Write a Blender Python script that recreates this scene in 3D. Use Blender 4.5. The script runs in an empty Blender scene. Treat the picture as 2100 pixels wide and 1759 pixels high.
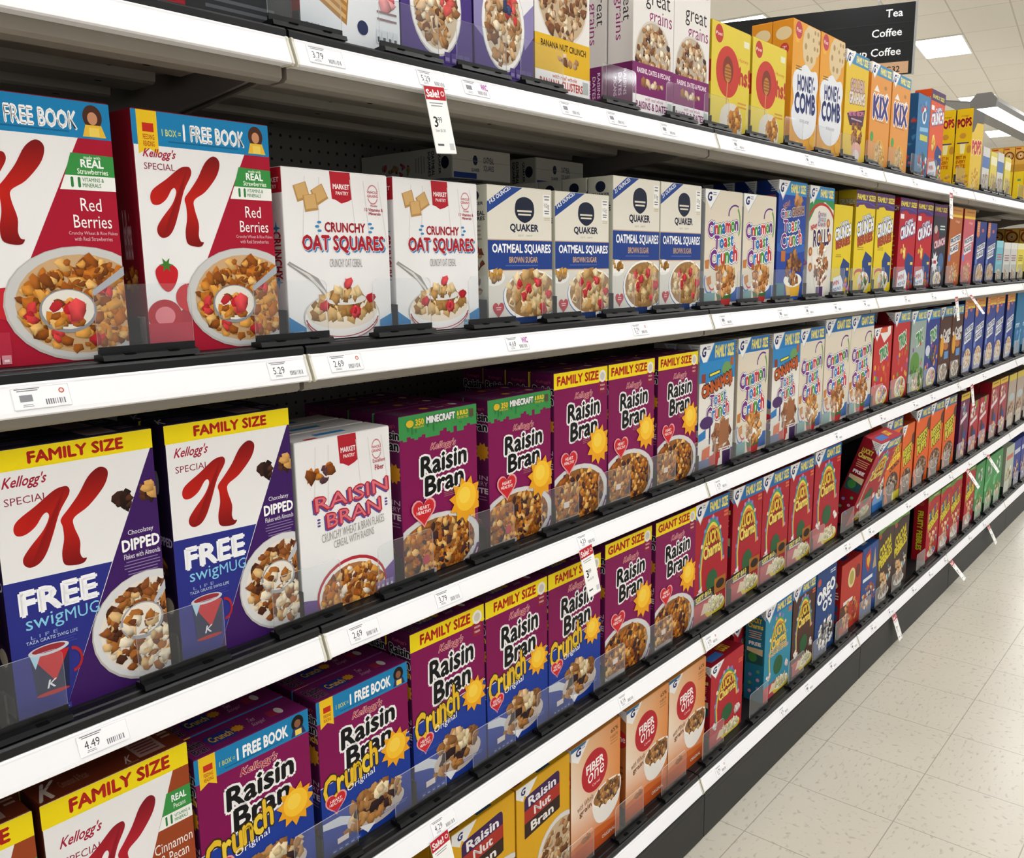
import bpy, math, random
from mathutils import Matrix, Vector
import numpy as np

# ------------------------------------------------------------------ camera, world, exposure
SC = bpy.context.scene
COL = SC.collection
R = math.radians
W = 1.2192                                   # one shelving bay, 4 ft
CAM = Vector((-0.77371, -1.04887, 1.55084))
YAW, PITCH, ROLL, FPX = 0.86531, -0.18029, -0.0135, 1802.76
fw = Vector((math.sin(YAW)*math.cos(PITCH), math.cos(YAW)*math.cos(PITCH), math.sin(PITCH)))
rt = fw.cross(Vector((0, 0, 1))).normalized()
up = rt.cross(fw)
rt2 = math.cos(ROLL)*rt + math.sin(ROLL)*up
up2 = -math.sin(ROLL)*rt + math.cos(ROLL)*up
cd = bpy.data.cameras.new('camera')
cd.sensor_fit = 'HORIZONTAL'; cd.sensor_width = 36.0
cd.lens = FPX/2100*36.0
cd.clip_start = 0.01; cd.clip_end = 200
cam = bpy.data.objects.new('camera', cd); COL.objects.link(cam)
m = Matrix.Identity(4)
for i, v in enumerate((rt2, up2, -fw)):
    for j in range(3): m[j][i] = v[j]
m.translation = CAM
cam.matrix_world = m
SC.camera = cam
SC.view_settings.view_transform = 'Standard'
SC.view_settings.look = 'None'
SC.view_settings.gamma = 1.0
SC.view_settings.use_curve_mapping = False
SC.view_settings.exposure = 0.55
SC.cycles.max_bounces = 10
SC.cycles.transparent_max_bounces = 48
SC.cycles.caustics_reflective = False
SC.cycles.caustics_refractive = False
wd = bpy.data.worlds.new('store_daylight'); SC.world = wd  # uniform dim background added as ambient fill, not daylight from outside
wd.use_nodes = True
wd.node_tree.nodes['Background'].inputs[0].default_value = (0.98, 0.98, 1.0, 1)
wd.node_tree.nodes['Background'].inputs[1].default_value = 0.42
LAMP = 13.0                                   # emission of the ceiling panels

rnd = random.Random(7)

# ------------------------------------------------------------------ helpers: materials
def lin(c):
    return c/12.92 if c <= 0.04045 else ((c+0.055)/1.055)**2.4
def hx(s):
    return tuple(lin(int(s[i:i+2], 16)/255) for i in (0, 2, 4))
def mat(name, col, rough=0.5, spec=0.5, metal=0.0, bump=0.0, bscale=200, var=0.0):
    M = bpy.data.materials.new(name); M.use_nodes = True
    nt = M.node_tree; b = nt.nodes['Principled BSDF']
    c = hx(col) if isinstance(col, str) else col
    b.inputs['Base Color'].default_value = (*c, 1)
    b.inputs['Roughness'].default_value = rough
    b.inputs['Specular IOR Level'].default_value = spec
    b.inputs['Metallic'].default_value = metal
    if bump or var:
        tc = nt.nodes.new('ShaderNodeTexCoord'); n = nt.nodes.new('ShaderNodeTexNoise')
        n.inputs['Scale'].default_value = bscale; n.inputs['Detail'].default_value = 3
        nt.links.new(tc.outputs['Object'], n.inputs['Vector'])
        if bump:
            bp = nt.nodes.new('ShaderNodeBump'); bp.inputs['Strength'].default_value = bump; bp.inputs['Distance'].default_value = 0.001
            nt.links.new(n.outputs['Fac'], bp.inputs['Height']); nt.links.new(bp.outputs['Normal'], b.inputs['Normal'])
        if var:
            mx = nt.nodes.new('ShaderNodeMix'); mx.data_type = 'RGBA'
            mx.inputs['A'].default_value = (*[x*(1-var) for x in c], 1); mx.inputs['B'].default_value = (*[min(1, x*(1+var)) for x in c], 1)
            nt.links.new(n.outputs['Fac'], mx.inputs['Factor']); nt.links.new(mx.outputs['Result'], b.inputs['Base Color'])
    return M
def print_mat():
    M = bpy.data.materials.new('printed_card'); M.use_nodes = True
    nt = M.node_tree; b = nt.nodes['Principled BSDF']
    a = nt.nodes.new('ShaderNodeAttribute'); a.attribute_name = 'ink'
    tc = nt.nodes.new('ShaderNodeTexCoord'); n = nt.nodes.new('ShaderNodeTexNoise'); n.inputs['Scale'].default_value = 60
    bp = nt.nodes.new('ShaderNodeBump'); bp.inputs['Strength'].default_value = 0.06; bp.inputs['Distance'].default_value = 0.002
    nt.links.new(tc.outputs['Object'], n.inputs['Vector']); nt.links.new(n.outputs['Fac'], bp.inputs['Height'])
    nt.links.new(bp.outputs['Normal'], b.inputs['Normal'])
    nt.links.new(a.outputs['Color'], b.inputs['Base Color'])
    b.inputs['Roughness'].default_value = 0.5; b.inputs['Specular IOR Level'].default_value = 0.14
    return M
def clear_mat(name, haze, col=(0.9, 0.93, 0.95)):
    M = bpy.data.materials.new(name); M.use_nodes = True
    nt = M.node_tree
    for n in list(nt.nodes): nt.nodes.remove(n)
    o = nt.nodes.new('ShaderNodeOutputMaterial')
    t = nt.nodes.new('ShaderNodeBsdfTransparent'); t.inputs[0].default_value = (0.965, 0.975, 0.98, 1)
    d = nt.nodes.new('ShaderNodeBsdfDiffuse'); d.inputs[0].default_value = (*col, 1)
    g = nt.nodes.new('ShaderNodeBsdfGlossy'); g.inputs['Roughness'].default_value = 0.06
    f = nt.nodes.new('ShaderNodeFresnel'); gm = nt.nodes.new('ShaderNodeNewGeometry')
    ir = nt.nodes.new('ShaderNodeMapRange')       # thin sheet: the back face gets the reciprocal index
    ir.inputs['To Min'].default_value = 1.38; ir.inputs['To Max'].default_value = 1/1.38
    nt.links.new(gm.outputs['Backfacing'], ir.inputs['Value']); nt.links.new(ir.outputs['Result'], f.inputs[0])
    m1 = nt.nodes.new('ShaderNodeMixShader'); m1.inputs[0].default_value = haze
    m2 = nt.nodes.new('ShaderNodeMixShader')
    nt.links.new(t.outputs[0], m1.inputs[1]); nt.links.new(d.outputs[0], m1.inputs[2])
    nt.links.new(f.outputs[0], m2.inputs[0]); nt.links.new(m1.outputs[0], m2.inputs[1]); nt.links.new(g.outputs[0], m2.inputs[2])
    nt.links.new(m2.outputs[0], o.inputs[0])
    return M
def emit_mat(name, col, s):
    M = bpy.data.materials.new(name); M.use_nodes = True
    nt = M.node_tree
    for n in list(nt.nodes): nt.nodes.remove(n)
    o = nt.nodes.new('ShaderNodeOutputMaterial'); e = nt.nodes.new('ShaderNodeEmission')
    e.inputs[0].default_value = (*col, 1); e.inputs[1].default_value = s
    nt.links.new(e.outputs[0], o.inputs[0])
    return M
PRINT = print_mat()
BLACK = mat('black_plastic', '0d0e10', 0.38, 0.32, bump=0.05, bscale=400)
DARKP = mat('dark_grey_plastic', '1a1b1d', 0.5, 0.3)
HOLE = mat('hole_black', '050505', 0.9, 0.1)
RAIL = mat('white_price_channel', 'f4f3f6', 0.35, 0.4)
RCAP = mat('cream_end_cap', 'dcd8ca', 0.45)
STEEL = mat('beige_grey_painted_steel', '8d867c', 0.5, 0.4, var=0.04, bscale=30)
BRKT = mat('grey_painted_bracket', '7c746d', 0.5, 0.4)
KICK = mat('charcoal_kick_plate', '2f2e2c', 0.55, 0.3, var=0.06, bscale=18)
CLEAR = clear_mat('clear_plastic', 0.045)
CBACK = bpy.data.materials.new('clear_plastic_rear'); CBACK.use_nodes = True
CBACK.node_tree.nodes.remove(CBACK.node_tree.nodes['Principled BSDF']); _t = CBACK.node_tree.nodes.new('ShaderNodeBsdfTransparent'); _t.inputs[0].default_value = (0.97, 0.98, 0.985, 1)
CBACK.node_tree.links.new(_t.outputs[0], CBACK.node_tree.nodes['Material Output'].inputs[0])
CEDGE = clear_mat('clear_plastic_edge', 0.45, (0.85, 0.87, 0.9))  # whiter diffuse mix puts the plates' edge highlights into the colour
SIGNB = mat('sign_black', '121314', 0.5, 0.25)
SIGNE = mat('sign_edge_silver', '9a9a98', 0.35, metal=0.4)
SIGNT = mat('sign_lettering', 'f2f2f0', 0.5)
TAN = mat('sign_tan', 'c49a75', 0.6)
LFRAME = mat('lamp_frame_white', 'e8e6e0', 0.5)
LGREY = mat('lamp_grey_metal', '6d6a66', 0.45, metal=0.3)
DIFF = emit_mat('lamp_diffuser', (0.965, 0.985, 1.0), LAMP)
TUBE = emit_mat('tube_glow', (1.0, 0.98, 0.96), LAMP)

# ------------------------------------------------------------------ helpers: mesh objects
def link(o, parent=None):
    COL.objects.link(o)
    if parent is not None: o.parent = parent
    return o
def tag(o, label=None, cat=None, group=None, kind=None):
    if label: o['label'] = label
    if cat: o['category'] = cat
    if group: o['group'] = group
    if kind: o['kind'] = kind
    return o
def empty(name, loc=(0, 0, 0)):
    o = bpy.data.objects.new(name, None); o.empty_display_size = 0.02
    o.location = loc
    return link(o)
class MB:
    """collects boxes, prisms and polygons for one mesh"""
    def __init__(s): s.v = []; s.f = []; s.mi = []
    def poly(s, pts, mi=0):
        b = len(s.v); s.v += [tuple(p) for p in pts]; s.f.append(tuple(range(b, b+len(pts)))); s.mi.append(mi)
    def box(s, x0, x1, y0, y1, z0, z1, mi=0):
        b = len(s.v)
        s.v += [(x, y, z) for z in (z0, z1) for y in (y0, y1) for x in (x0, x1)]
        for q in ((0, 2, 3, 1), (4, 5, 7, 6), (0, 1, 5, 4), (2, 6, 7, 3), (0, 4, 6, 2), (1, 3, 7, 5)):
            s.f.append(tuple(b+i for i in q)); s.mi.append(mi)
    def prism(s, prof, x0, x1, mi=0, capmi=None):
        """(y,z) outline, counter-clockwise seen from -x side, swept along x"""
        b = len(s.v); n = len(prof)
        s.v += [(x0, y, z) for y, z in prof] + [(x1, y, z) for y, z in prof]
        for i in range(n):
            j = (i+1) % n
            s.f.append((b+i, b+j, b+n+j, b+n+i)); s.mi.append(mi)
        s.f.append(tuple(b+i for i in reversed(range(n)))); s.mi.append(mi if capmi is None else capmi)
        s.f.append(tuple(b+n+i for i in range(n))); s.mi.append(mi if capmi is None else capmi)
    def build(s, name, mats, parent=None, bevel=0):
        me = bpy.data.meshes.new(name); me.from_pydata(s.v, [], s.f)
        for q in (mats if isinstance(mats, (list, tuple)) else [mats]): me.materials.append(q)
        me.polygons.foreach_set('material_index', s.mi)
        me.update()
        o = bpy.data.objects.new(name, me); link(o, parent)
        if bevel:
            md = o.modifiers.new('bevel', 'BEVEL'); md.width = bevel; md.segments = 2; md.limit_method = 'ANGLE'
        return o

# ------------------------------------------------------------------ helpers: printed artwork
_tc = {}
def text_mesh(s, b):
    k = (s, round(b, 3))
    if k in _tc: return _tc[k]
    cu = bpy.data.curves.new('lettering', 'FONT'); cu.body = s; cu.size = 1; cu.resolution_u = 2; cu.offset = b
    ob = bpy.data.objects.new('lettering', cu); COL.objects.link(ob)
    dg = bpy.context.evaluated_depsgraph_get(); dg.update()
    me = bpy.data.meshes.new_from_object(ob.evaluated_get(dg))
    v = np.array([(q.co.x, q.co.y) for q in me.vertices]) if len(me.vertices) else np.zeros((0, 2))
    f = [tuple(p.vertices) for p in me.polygons]
    bpy.data.objects.remove(ob); bpy.data.curves.remove(cu); bpy.data.meshes.remove(me)
    _tc[k] = (v, f)
    return _tc[k]
class Art:
    def __init__(s, w, h, d, front, side=None, top=None, seed=1):
        s.w, s.h, s.d = w, h, d
        s.base = dict(front=hx(front), spine=hx(side or front), top=hx(top or side or front))
        s.rg = random.Random(seed); s.face = 'front'
        s.V = []; s.F = []; s.C = []; s.TV = []; s.TF = []; s.TC = []
        s.z = {'front': 0.0, 'spine': 0.0, 'top': 0.0}
    def dims(s): return {'front': (s.w, s.h), 'spine': (s.d, s.h), 'top': (s.w, s.d)}[s.face]
    def raw(s, uv, faces, cols, step=1.8e-5):
        s.z[s.face] += step; e = s.z[s.face]
        U, H = s.dims()
        if s.face == 'top': V, F, C = s.TV, s.TF, s.TC
        else: V, F, C = s.V, s.F, s.C
        b = len(V)
        for u, v in uv:
            if s.face == 'front': V.append(((u-.5)*U, -s.d/2-e, v*H))
            elif s.face == 'spine': V.append((-s.w/2-e, s.d/2-u*U, v*H))
            else: V.append(((u-.5)*U, -s.d/2+v*H, 0.0012+e))
        for f in faces: F.append(tuple(b+i for i in f))
        if isinstance(cols, tuple): C += [cols]*len(uv)
        else: C += list(cols)
    def P(s, pts, col, step=1.8e-5):
        c = hx(col) if isinstance(col, str) else col
        s.raw(pts, [tuple(range(len(pts)))], c, step)
    def R(s, u0, v0, u1, v1, col): s.P([(u0, v0), (u1, v0), (u1, v1), (u0, v1)], col)
    def E(s, cu, cv, ru, rv, col, n=28, a0=0, a1=360, clip=True):
        U, H = s.dims()
        if rv is None: rv = ru*U/H
        pts = [(cu+ru*math.cos(R(a0+(a1-a0)*i/n)), cv+rv*math.sin(R(a0+(a1-a0)*i/n))) for i in range(n+(a1-a0 != 360))]
        if clip: pts = s.clip(pts)
        if len(pts) > 2: s.P(pts, col)
    def clip(s, pts):
        for ax, lim, sg in ((0, .004, 1), (0, .996, -1), (1, .004, 1), (1, .996, -1)):
            out = []
            for i in range(len(pts)):
                a, b = pts[i-1], pts[i]
                da, db = sg*(a[ax]-lim), sg*(b[ax]-lim)
                if da*db < 0:
                    t = da/(da-db); out.append((a[0]+t*(b[0]-a[0]), a[1]+t*(b[1]-a[1])))
                if db >= 0: out.append(b)
            pts = out
            if not pts: break
        return pts
    def arc(s, cu, cv, ru, rv, th, a0, a1, col, n=22):
        pts = []
        for k, q in ((0, 1), (1, 0)):
            for i in range(n+1):
                a = R(a0+(a1-a0)*(i if q else n-i)/n)
                g = 0 if q else th
                pts.append((cu+(ru-g)*math.cos(a), cv+(rv-g*rv/max(ru, 1e-6))*math.sin(a)))
        b = len(pts)//2
        for i in range(b-1):
            q = s.clip([pts[i], pts[i+1], pts[2*b-2-i], pts[2*b-1-i]])
            if len(q) > 2: s.P(q, col, 1e-7)
        s.z[s.face] += 1.8e-5
    @staticmethod
    def fat(r, n):
        return [(0.0, 0.0)]+([(r*math.cos(6.283*k/n), r*math.sin(6.283*k/n)) for k in range(n)] if r > 0 else [])
    def T(s, t, u0, u1, v0, v1, col, b=0.015, sh=0.0, rot=0.0, oc=None, ob=0.05, oc2=None, ob2=0.09, vert=False):
        b0 = 0.0                                      # weight comes from shifted copies
        if b <= .012: b = 0.0
        v, f = text_mesh(t, b0)
        if not len(v): return
        U, H = s.dims()
        lo, hi = v.min(0), v.max(0)
        vv = [(max(0, b-b0), 4, col)]
        if oc: vv.insert(0, (b-b0+ob, 8, oc))
        if oc2: vv.insert(0, (b-b0+ob2, 8, oc2))
        for rad, n, cc in vv:
            cl = hx(cc) if isinstance(cc, str) else cc
            for dx, dy in s.fat(rad, n):
                x = (v[:, 0]+dx-lo[0])/(hi[0]-lo[0]); y = (v[:, 1]+dy-lo[1])/(hi[1]-lo[1])
                if vert:                               # reads from top to bottom
                    X = (u0+(u1-u0)*y)*U; Y = (v1-(v1-v0)*x)*H
                else:
                    X = (u0+(u1-u0)*x)*U; Y = (v0+(v1-v0)*y)*H
                    X = X+sh*(Y-(v0+v1)/2*H)
                if rot:
                    cx, cy = (u0+u1)/2*U, (v0+v1)/2*H
                    c, q = math.cos(R(rot)), math.sin(R(rot))
                    X, Y = cx+(X-cx)*c-(Y-cy)*q, cy+(X-cx)*q+(Y-cy)*c
                s.raw(list(zip(np.clip(X/U, .003, .997), np.clip(Y/H, .003, .997))), f, cl, 1e-7)
            s.z[s.face] += 1.8e-5
    def TM(s, t, u0, u1, v0, v1, cols, b=0.03, rot=0, oc=None, ob=0.05, oc2=None, ob2=0.09):
        b0 = 0.0; bx_ = b
        bb = [text_mesh(c, b0)[0] for c in t]
        ws = [q[:, 0].max()-q[:, 0].min()+.07 for q in bb]
        tot = sum(ws); lo = min(q[:, 1].min() for q in bb); hi = max(q[:, 1].max() for q in bb)
        U, H = s.dims(); cu, cv = (u0+u1)/2, (v0+v1)/2
        for ps in range(3):
            x = 0
            for i, c in enumerate(t):
                a0 = u0+(u1-u0)*x/tot; a1 = u0+(u1-u0)*(x+ws[i]-.07)/tot; x += ws[i]
                y0 = v0+(v1-v0)*(bb[i][:, 1].min()-lo)/(hi-lo); y1 = v0+(v1-v0)*(bb[i][:, 1].max()-lo)/(hi-lo)
                dv = math.tan(R(rot))*((a0+a1)/2-cu)*U/H
                if ps == 0 and oc2:
                    s._glyph(c, a0, a1, y0+dv, y1+dv, oc2, b0, bx_+ob2, 8)
                if ps == 1 and oc: s._glyph(c, a0, a1, y0+dv, y1+dv, oc, b0, bx_+ob, 8)
                if ps == 2: s._glyph(c, a0, a1, y0+dv, y1+dv, cols[i % len(cols)], b0, bx_, 4)
            s.z[s.face] += 2e-5
    def _glyph(s, c, u0, u1, v0, v1, col, b, rad, n):
        v, f = text_mesh(c, b)
        lo, hi = v.min(0), v.max(0)
        for dx, dy in s.fat(rad, n):
            x = u0+(u1-u0)*(v[:, 0]+dx-lo[0])/(hi[0]-lo[0]); y = v0+(v1-v0)*(v[:, 1]+dy-lo[1])/(hi[1]-lo[1])
            s.raw(list(zip(np.clip(x, .003, .997), np.clip(y, .003, .997))), f, hx(col), 1e-7)
    def lines(s, u0, u1, v0, v1, n, col, fill=.45):
        for i in range(n):
            a = v1-(v1-v0)*i/n; k = s.rg.uniform(.0, .12)*(u1-u0)
            s.R(u0+k, a-(v1-v0)/n*fill, u1-k, a, col)
    def FL(s, cu, cv, ru, rv, pal, n, size, k=7, vmin=.006, flat=0.0):
        """cereal pieces of a food picture, strewn over an ellipse"""
        U, H = s.dims()
        if n >= 40 and k > 4: n = int(n*1.6); size *= .84
        if k < 5: k = 4
        for i in range(n):
            a = s.rg.uniform(0, 6.283); r = math.sqrt(s.rg.random())
            x, y = cu+ru*r*math.cos(a), cv+rv*r*math.sin(a)
            c = hx(s.rg.choice(pal)); ph = s.rg.uniform(0, 6.283); sz = size*s.rg.uniform(.6, 1.2)
            el = s.rg.uniform(.55, 1); ea = s.rg.uniform(0, 3.1416)
            pts = []
            for j in range(k):
                t = ph+6.283*j/k; rr = sz*(s.rg.uniform(.5, 1.32) if k > 4 else s.rg.uniform(.9, 1.15))
                px, py = rr*math.cos(t), rr*math.sin(t)*el
                px, py = px*math.cos(ea)-py*math.sin(ea), px*math.sin(ea)+py*math.cos(ea)
                pts.append((x+px/U, y+py/H))
            pts = s.clip(pts)
            if len(pts) < 3: continue
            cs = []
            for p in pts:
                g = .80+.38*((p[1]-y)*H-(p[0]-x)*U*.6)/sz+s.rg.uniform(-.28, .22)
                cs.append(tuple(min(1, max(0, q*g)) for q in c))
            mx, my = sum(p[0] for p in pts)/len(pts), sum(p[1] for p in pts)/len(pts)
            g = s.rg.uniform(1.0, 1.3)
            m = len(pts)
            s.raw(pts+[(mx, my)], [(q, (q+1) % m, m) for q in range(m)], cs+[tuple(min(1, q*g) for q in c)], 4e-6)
    def burst(s, cu, cv, r, col, n=12, k=.72, turn=0):
        U, H = s.dims()
        s.P(s.clip([(cu+r*(1 if i % 2 == 0 else k)*math.cos(math.pi*i/n+turn), cv+r*(1 if i % 2 == 0 else k)*math.sin(math.pi*i/n+turn)*U/H) for i in range(2*n)]), col)
    def heart(s, cu, cv, r, col, oc=None):
        U, H = s.dims()
        for q, c in (((1.15, oc), (1, col)) if oc else ((1, col),)):
            s.P([(cu+q*r*.062*16*math.sin(t)**3, cv+q*r*.062*(13*math.cos(t)-5*math.cos(2*t)-2*math.cos(3*t)-math.cos(4*t))*U/H) for t in [6.283*i/26 for i in range(26)]], c)
    def body(s):
        """the carton as a chamfered block with the artwork layered on it"""
        w, h, d = s.w/2, s.h, s.d/2; c = .0009
        V = []; F = []; C = []
        def quad(p, col):
            b = len(V); V.extend(p); F.append(tuple(range(b, b+len(p)))); C.extend([col]*len(p))
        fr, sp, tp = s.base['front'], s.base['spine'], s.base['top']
        quad([(-w+c, -d, c), (w-c, -d, c), (w-c, -d, h-c), (-w+c, -d, h-c)], fr)
        quad([(w-c, d, c), (-w+c, d, c), (-w+c, d, h-c), (w-c, d, h-c)], fr)
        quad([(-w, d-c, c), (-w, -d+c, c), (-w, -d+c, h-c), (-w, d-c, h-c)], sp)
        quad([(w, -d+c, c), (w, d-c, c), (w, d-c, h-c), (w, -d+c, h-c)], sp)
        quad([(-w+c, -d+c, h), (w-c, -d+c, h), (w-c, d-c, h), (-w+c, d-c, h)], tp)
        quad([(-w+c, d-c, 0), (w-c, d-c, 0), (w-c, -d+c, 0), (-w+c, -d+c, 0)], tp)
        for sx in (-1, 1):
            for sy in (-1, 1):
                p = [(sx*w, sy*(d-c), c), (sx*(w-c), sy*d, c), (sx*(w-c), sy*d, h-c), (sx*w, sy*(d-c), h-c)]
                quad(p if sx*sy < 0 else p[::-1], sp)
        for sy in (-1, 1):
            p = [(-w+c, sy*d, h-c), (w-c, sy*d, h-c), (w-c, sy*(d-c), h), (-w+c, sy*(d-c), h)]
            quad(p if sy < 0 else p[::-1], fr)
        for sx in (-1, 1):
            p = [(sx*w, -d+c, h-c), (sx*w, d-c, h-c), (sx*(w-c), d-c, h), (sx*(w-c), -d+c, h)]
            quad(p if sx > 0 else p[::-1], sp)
        b = len(V)
        return V+s.V, F+[tuple(i+b for i in f) for f in s.F], C+s.C
    def flap(s):
        w, d = s.w/2-.0012, s.d/2-.0012; t = .0012
        mb = MB(); mb.box(-w, w, -d, d, 0, t)
        V, F = list(mb.v), list(mb.f); C = [s.base['top']]*8
        dk = tuple(q*.55 for q in s.base['top'])
        b = len(V); V += [(-w, d*.18, t+2e-5), (w, d*.18, t+2e-5), (w, d*.21, t+2e-5), (-w, d*.21, t+2e-5)]; F.append((b, b+1, b+2, b+3)); C += [dk]*4
        b = len(V)
        return V+s.TV, F+[tuple(i+b for i in f) for f in s.TF], C+s.TC
def ink_mesh(name, V, F, C):
    me = bpy.data.meshes.new(name); me.from_pydata(V, [], F)
    at = me.color_attributes.new('ink', 'FLOAT_COLOR', 'POINT')
    at.data.foreach_set('color', np.array([(*c, 1.0) for c in C], dtype=np.float32).ravel())
    me.materials.append(PRINT); me.update()
    return me

# ------------------------------------------------------------------ shared pieces of artwork
FLK = ['b86a1e', 'c9822f', 'd99a45', '9a5216', 'e0b068', '7d4214', 'a8601f']
DKF = ['6b3a1c', '8a4d22', 'b5752f', 'd9b27a', '4a2614', 'e6d6bd', 'a1622a']
SQR = ['c9a36b', 'b98d52', 'dcc08f', 'a47840', 'd0ad78', '8d6534']
PUF = ['4a2f22', '6a4630', '8a6040', '3a241a', 'a98562']
CRM = ['e8dcc0', 'd6c6a0', 'f2ead6', 'c9b68c', 'b9c48c']
MIX = ['d8553f', 'e0a030', '5a8f3c', '4a6fb0', 'c987b0', 'e8cf70']
GRN = ['d2b592', 'b38a5e', 'e6d6ba', '8f5f38', 'c7a074', '6f4426', 'a77a4c']
def spl(pts, n=4):
    out = []; N = len(pts)
    for i in range(N):
        p0, p1, p2, p3 = (np.array(pts[(i+k) % N]) for k in (-1, 0, 1, 2))
        for j in range(n):
            t = j/n
            out.append(tuple(.5*((2*p1)+(p2-p0)*t+(2*p0-5*p1+4*p2-p3)*t*t+(3*p1-p0-3*p2+p3)*t**3)))
    return out
KL = [(.572, .849), (.52, .867), (.416, .84), (.233, .72), (.05, .609), (0, .526), (.023, .452), (.108, .446), (.21, .507), (.29, .609), (.336, .627), (.348, .572), (.279, .452), (.142, .314), (.062, .212), (.062, .138), (.119, .096), (.21, .12), (.29, .212), (.371, .387), (.462, .609), (.572, .775)]
KR = [(.897, 1), (.977, .978), (.995, .904), (.931, .775), (.76, .609), (.6, .517), (.588, .424), (.634, .258), (.622, .129), (.645, .065), (.686, .055), (.645, .009), (.542, .009), (.451, .046), (.439, .166), (.474, .314), (.474, .443), (.462, .526), (.554, .627), (.668, .756), (.783, .923)]
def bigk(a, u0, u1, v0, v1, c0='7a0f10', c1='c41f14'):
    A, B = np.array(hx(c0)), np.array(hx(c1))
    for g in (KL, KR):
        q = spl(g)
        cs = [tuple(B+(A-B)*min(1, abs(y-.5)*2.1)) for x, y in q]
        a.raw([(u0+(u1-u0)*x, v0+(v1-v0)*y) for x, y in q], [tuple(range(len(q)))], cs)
def bowl(a, cu, cv, ru, rv, pal, n, size, rim='e9e7e4', milk='e6dccb', k=7, inner=.86):
    a.E(cu, cv, ru, rv, 'b9b5b0'); a.E(cu, cv+.004, ru*.975, rv*.97, rim); a.E(cu, cv, ru*inner, rv*inner, milk)
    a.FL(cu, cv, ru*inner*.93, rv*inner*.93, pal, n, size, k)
def freebook(a, girl=('4a2a1c', 'c98d68', 'e8b93a')):
    a.R(0, .862, 1, 1, '1a7fb4')
    a.P([(.035, 1), (.17, 1), (.17, .825), (.105, .85), (.035, .825)], 'edc31f')
    a.R(.07, .915, .145, .95, 'c22a1c'); a.T('FEEDING', .07, .145, .885, .905, 'b5301e'); a.T('READING', .07, .145, .858, .878, 'b5301e')
    a.T('1 BOX =', .20, .33, .905, .932, 'd8dc72'); a.T('1 FREE BOOK', .35, .80, .894, .958, 'fdfdfd', b=.045)
    a.R(.24, .88, .75, .886, '15638f')
    a.E(.895, .945, .058, .045, girl[0]); a.E(.895, .94, .03, .024, girl[1]); a.P([(.83, .87), (.97, .87), (.945, .915), (.85, .915)], girl[2]); a.R(.87, .872, .93, .905, 'f0d060')
def family(a, t='FAMILY SIZE', bg='f2d912', fg='b3221b', v0=.905, u0=.22, u1=.80):
    a.R(0, v0, 1, 1, bg); a.T(t, u0, u1, v0+.23*(1-v0), v0+.77*(1-v0), fg, b=.045)
def gmtab(a, hdr='1c6cb0', t='FAMILY SIZE', v0=.875):
    if hdr:
        a.R(0, v0, 1, 1, hdr)
        if t: a.T(t, .42, .95, v0+.025, .975, 'f2e26a', b=.05)
    a.P([(0, 1), (.38, 1), (.13, v0-.035), (0, .93)], 'eeeeec'); a.P([(.38, 1), (.395, 1), (.135, v0-.05), (.13, v0-.035)], 'b9bcc0')
    a.T('G', .06, .16, .905, .975, '23286a', b=.05, sh=.2); a.lines(.19, .28, .945, .98, 2, '8a8cac')
    a.face = 'spine'; a.P([(1, 1), (.45, 1), (1, v0)], 'd9dadb'); a.lines(.62, .95, .90, .985, 5, '8f9296', .4); a.face = 'front'
def strawberry(a, cu, cv, r):
    U, H = a.dims()
    q = [(0, -1.15), (.5, -.8), (.85, -.1), (.9, .5), (.5, .9), (0, .8), (-.5, .9), (-.9, .5), (-.85, -.1), (-.5, -.8)]
    a.P(spl([(cu+r*x, cv+r*y*U/H) for x, y in q], 3), 'c4202a')
    a.burst(cu, cv+r*.9*U/H, r*.6, '3f7a2c', 6, .4)
def nutri(a, u0, u1, v0, v1, n, col, bg):
    for i in range(n):
        x = u0+(u1-u0)*i/n
        a.R(x, v0, x+(u1-u0)/n*.85, v1, bg); a.R(x+.012, v0+.008, x+(u1-u0)/n*.85-.012, (v0+v1)/2, col)
def minilines(a, *q): a.lines(*q)

# ------------------------------------------------------------------ box designs
D = {}
def design(key, w, h, d, desc, grp, fn, front, side=None, top=None):
    a = Art(w, h, d, front, side, top, seed=sum(map(ord, key)))
    fn(a)
    D[key] = dict(art=a, w=w, h=h, d=d, desc=desc, grp=grp)

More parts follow.
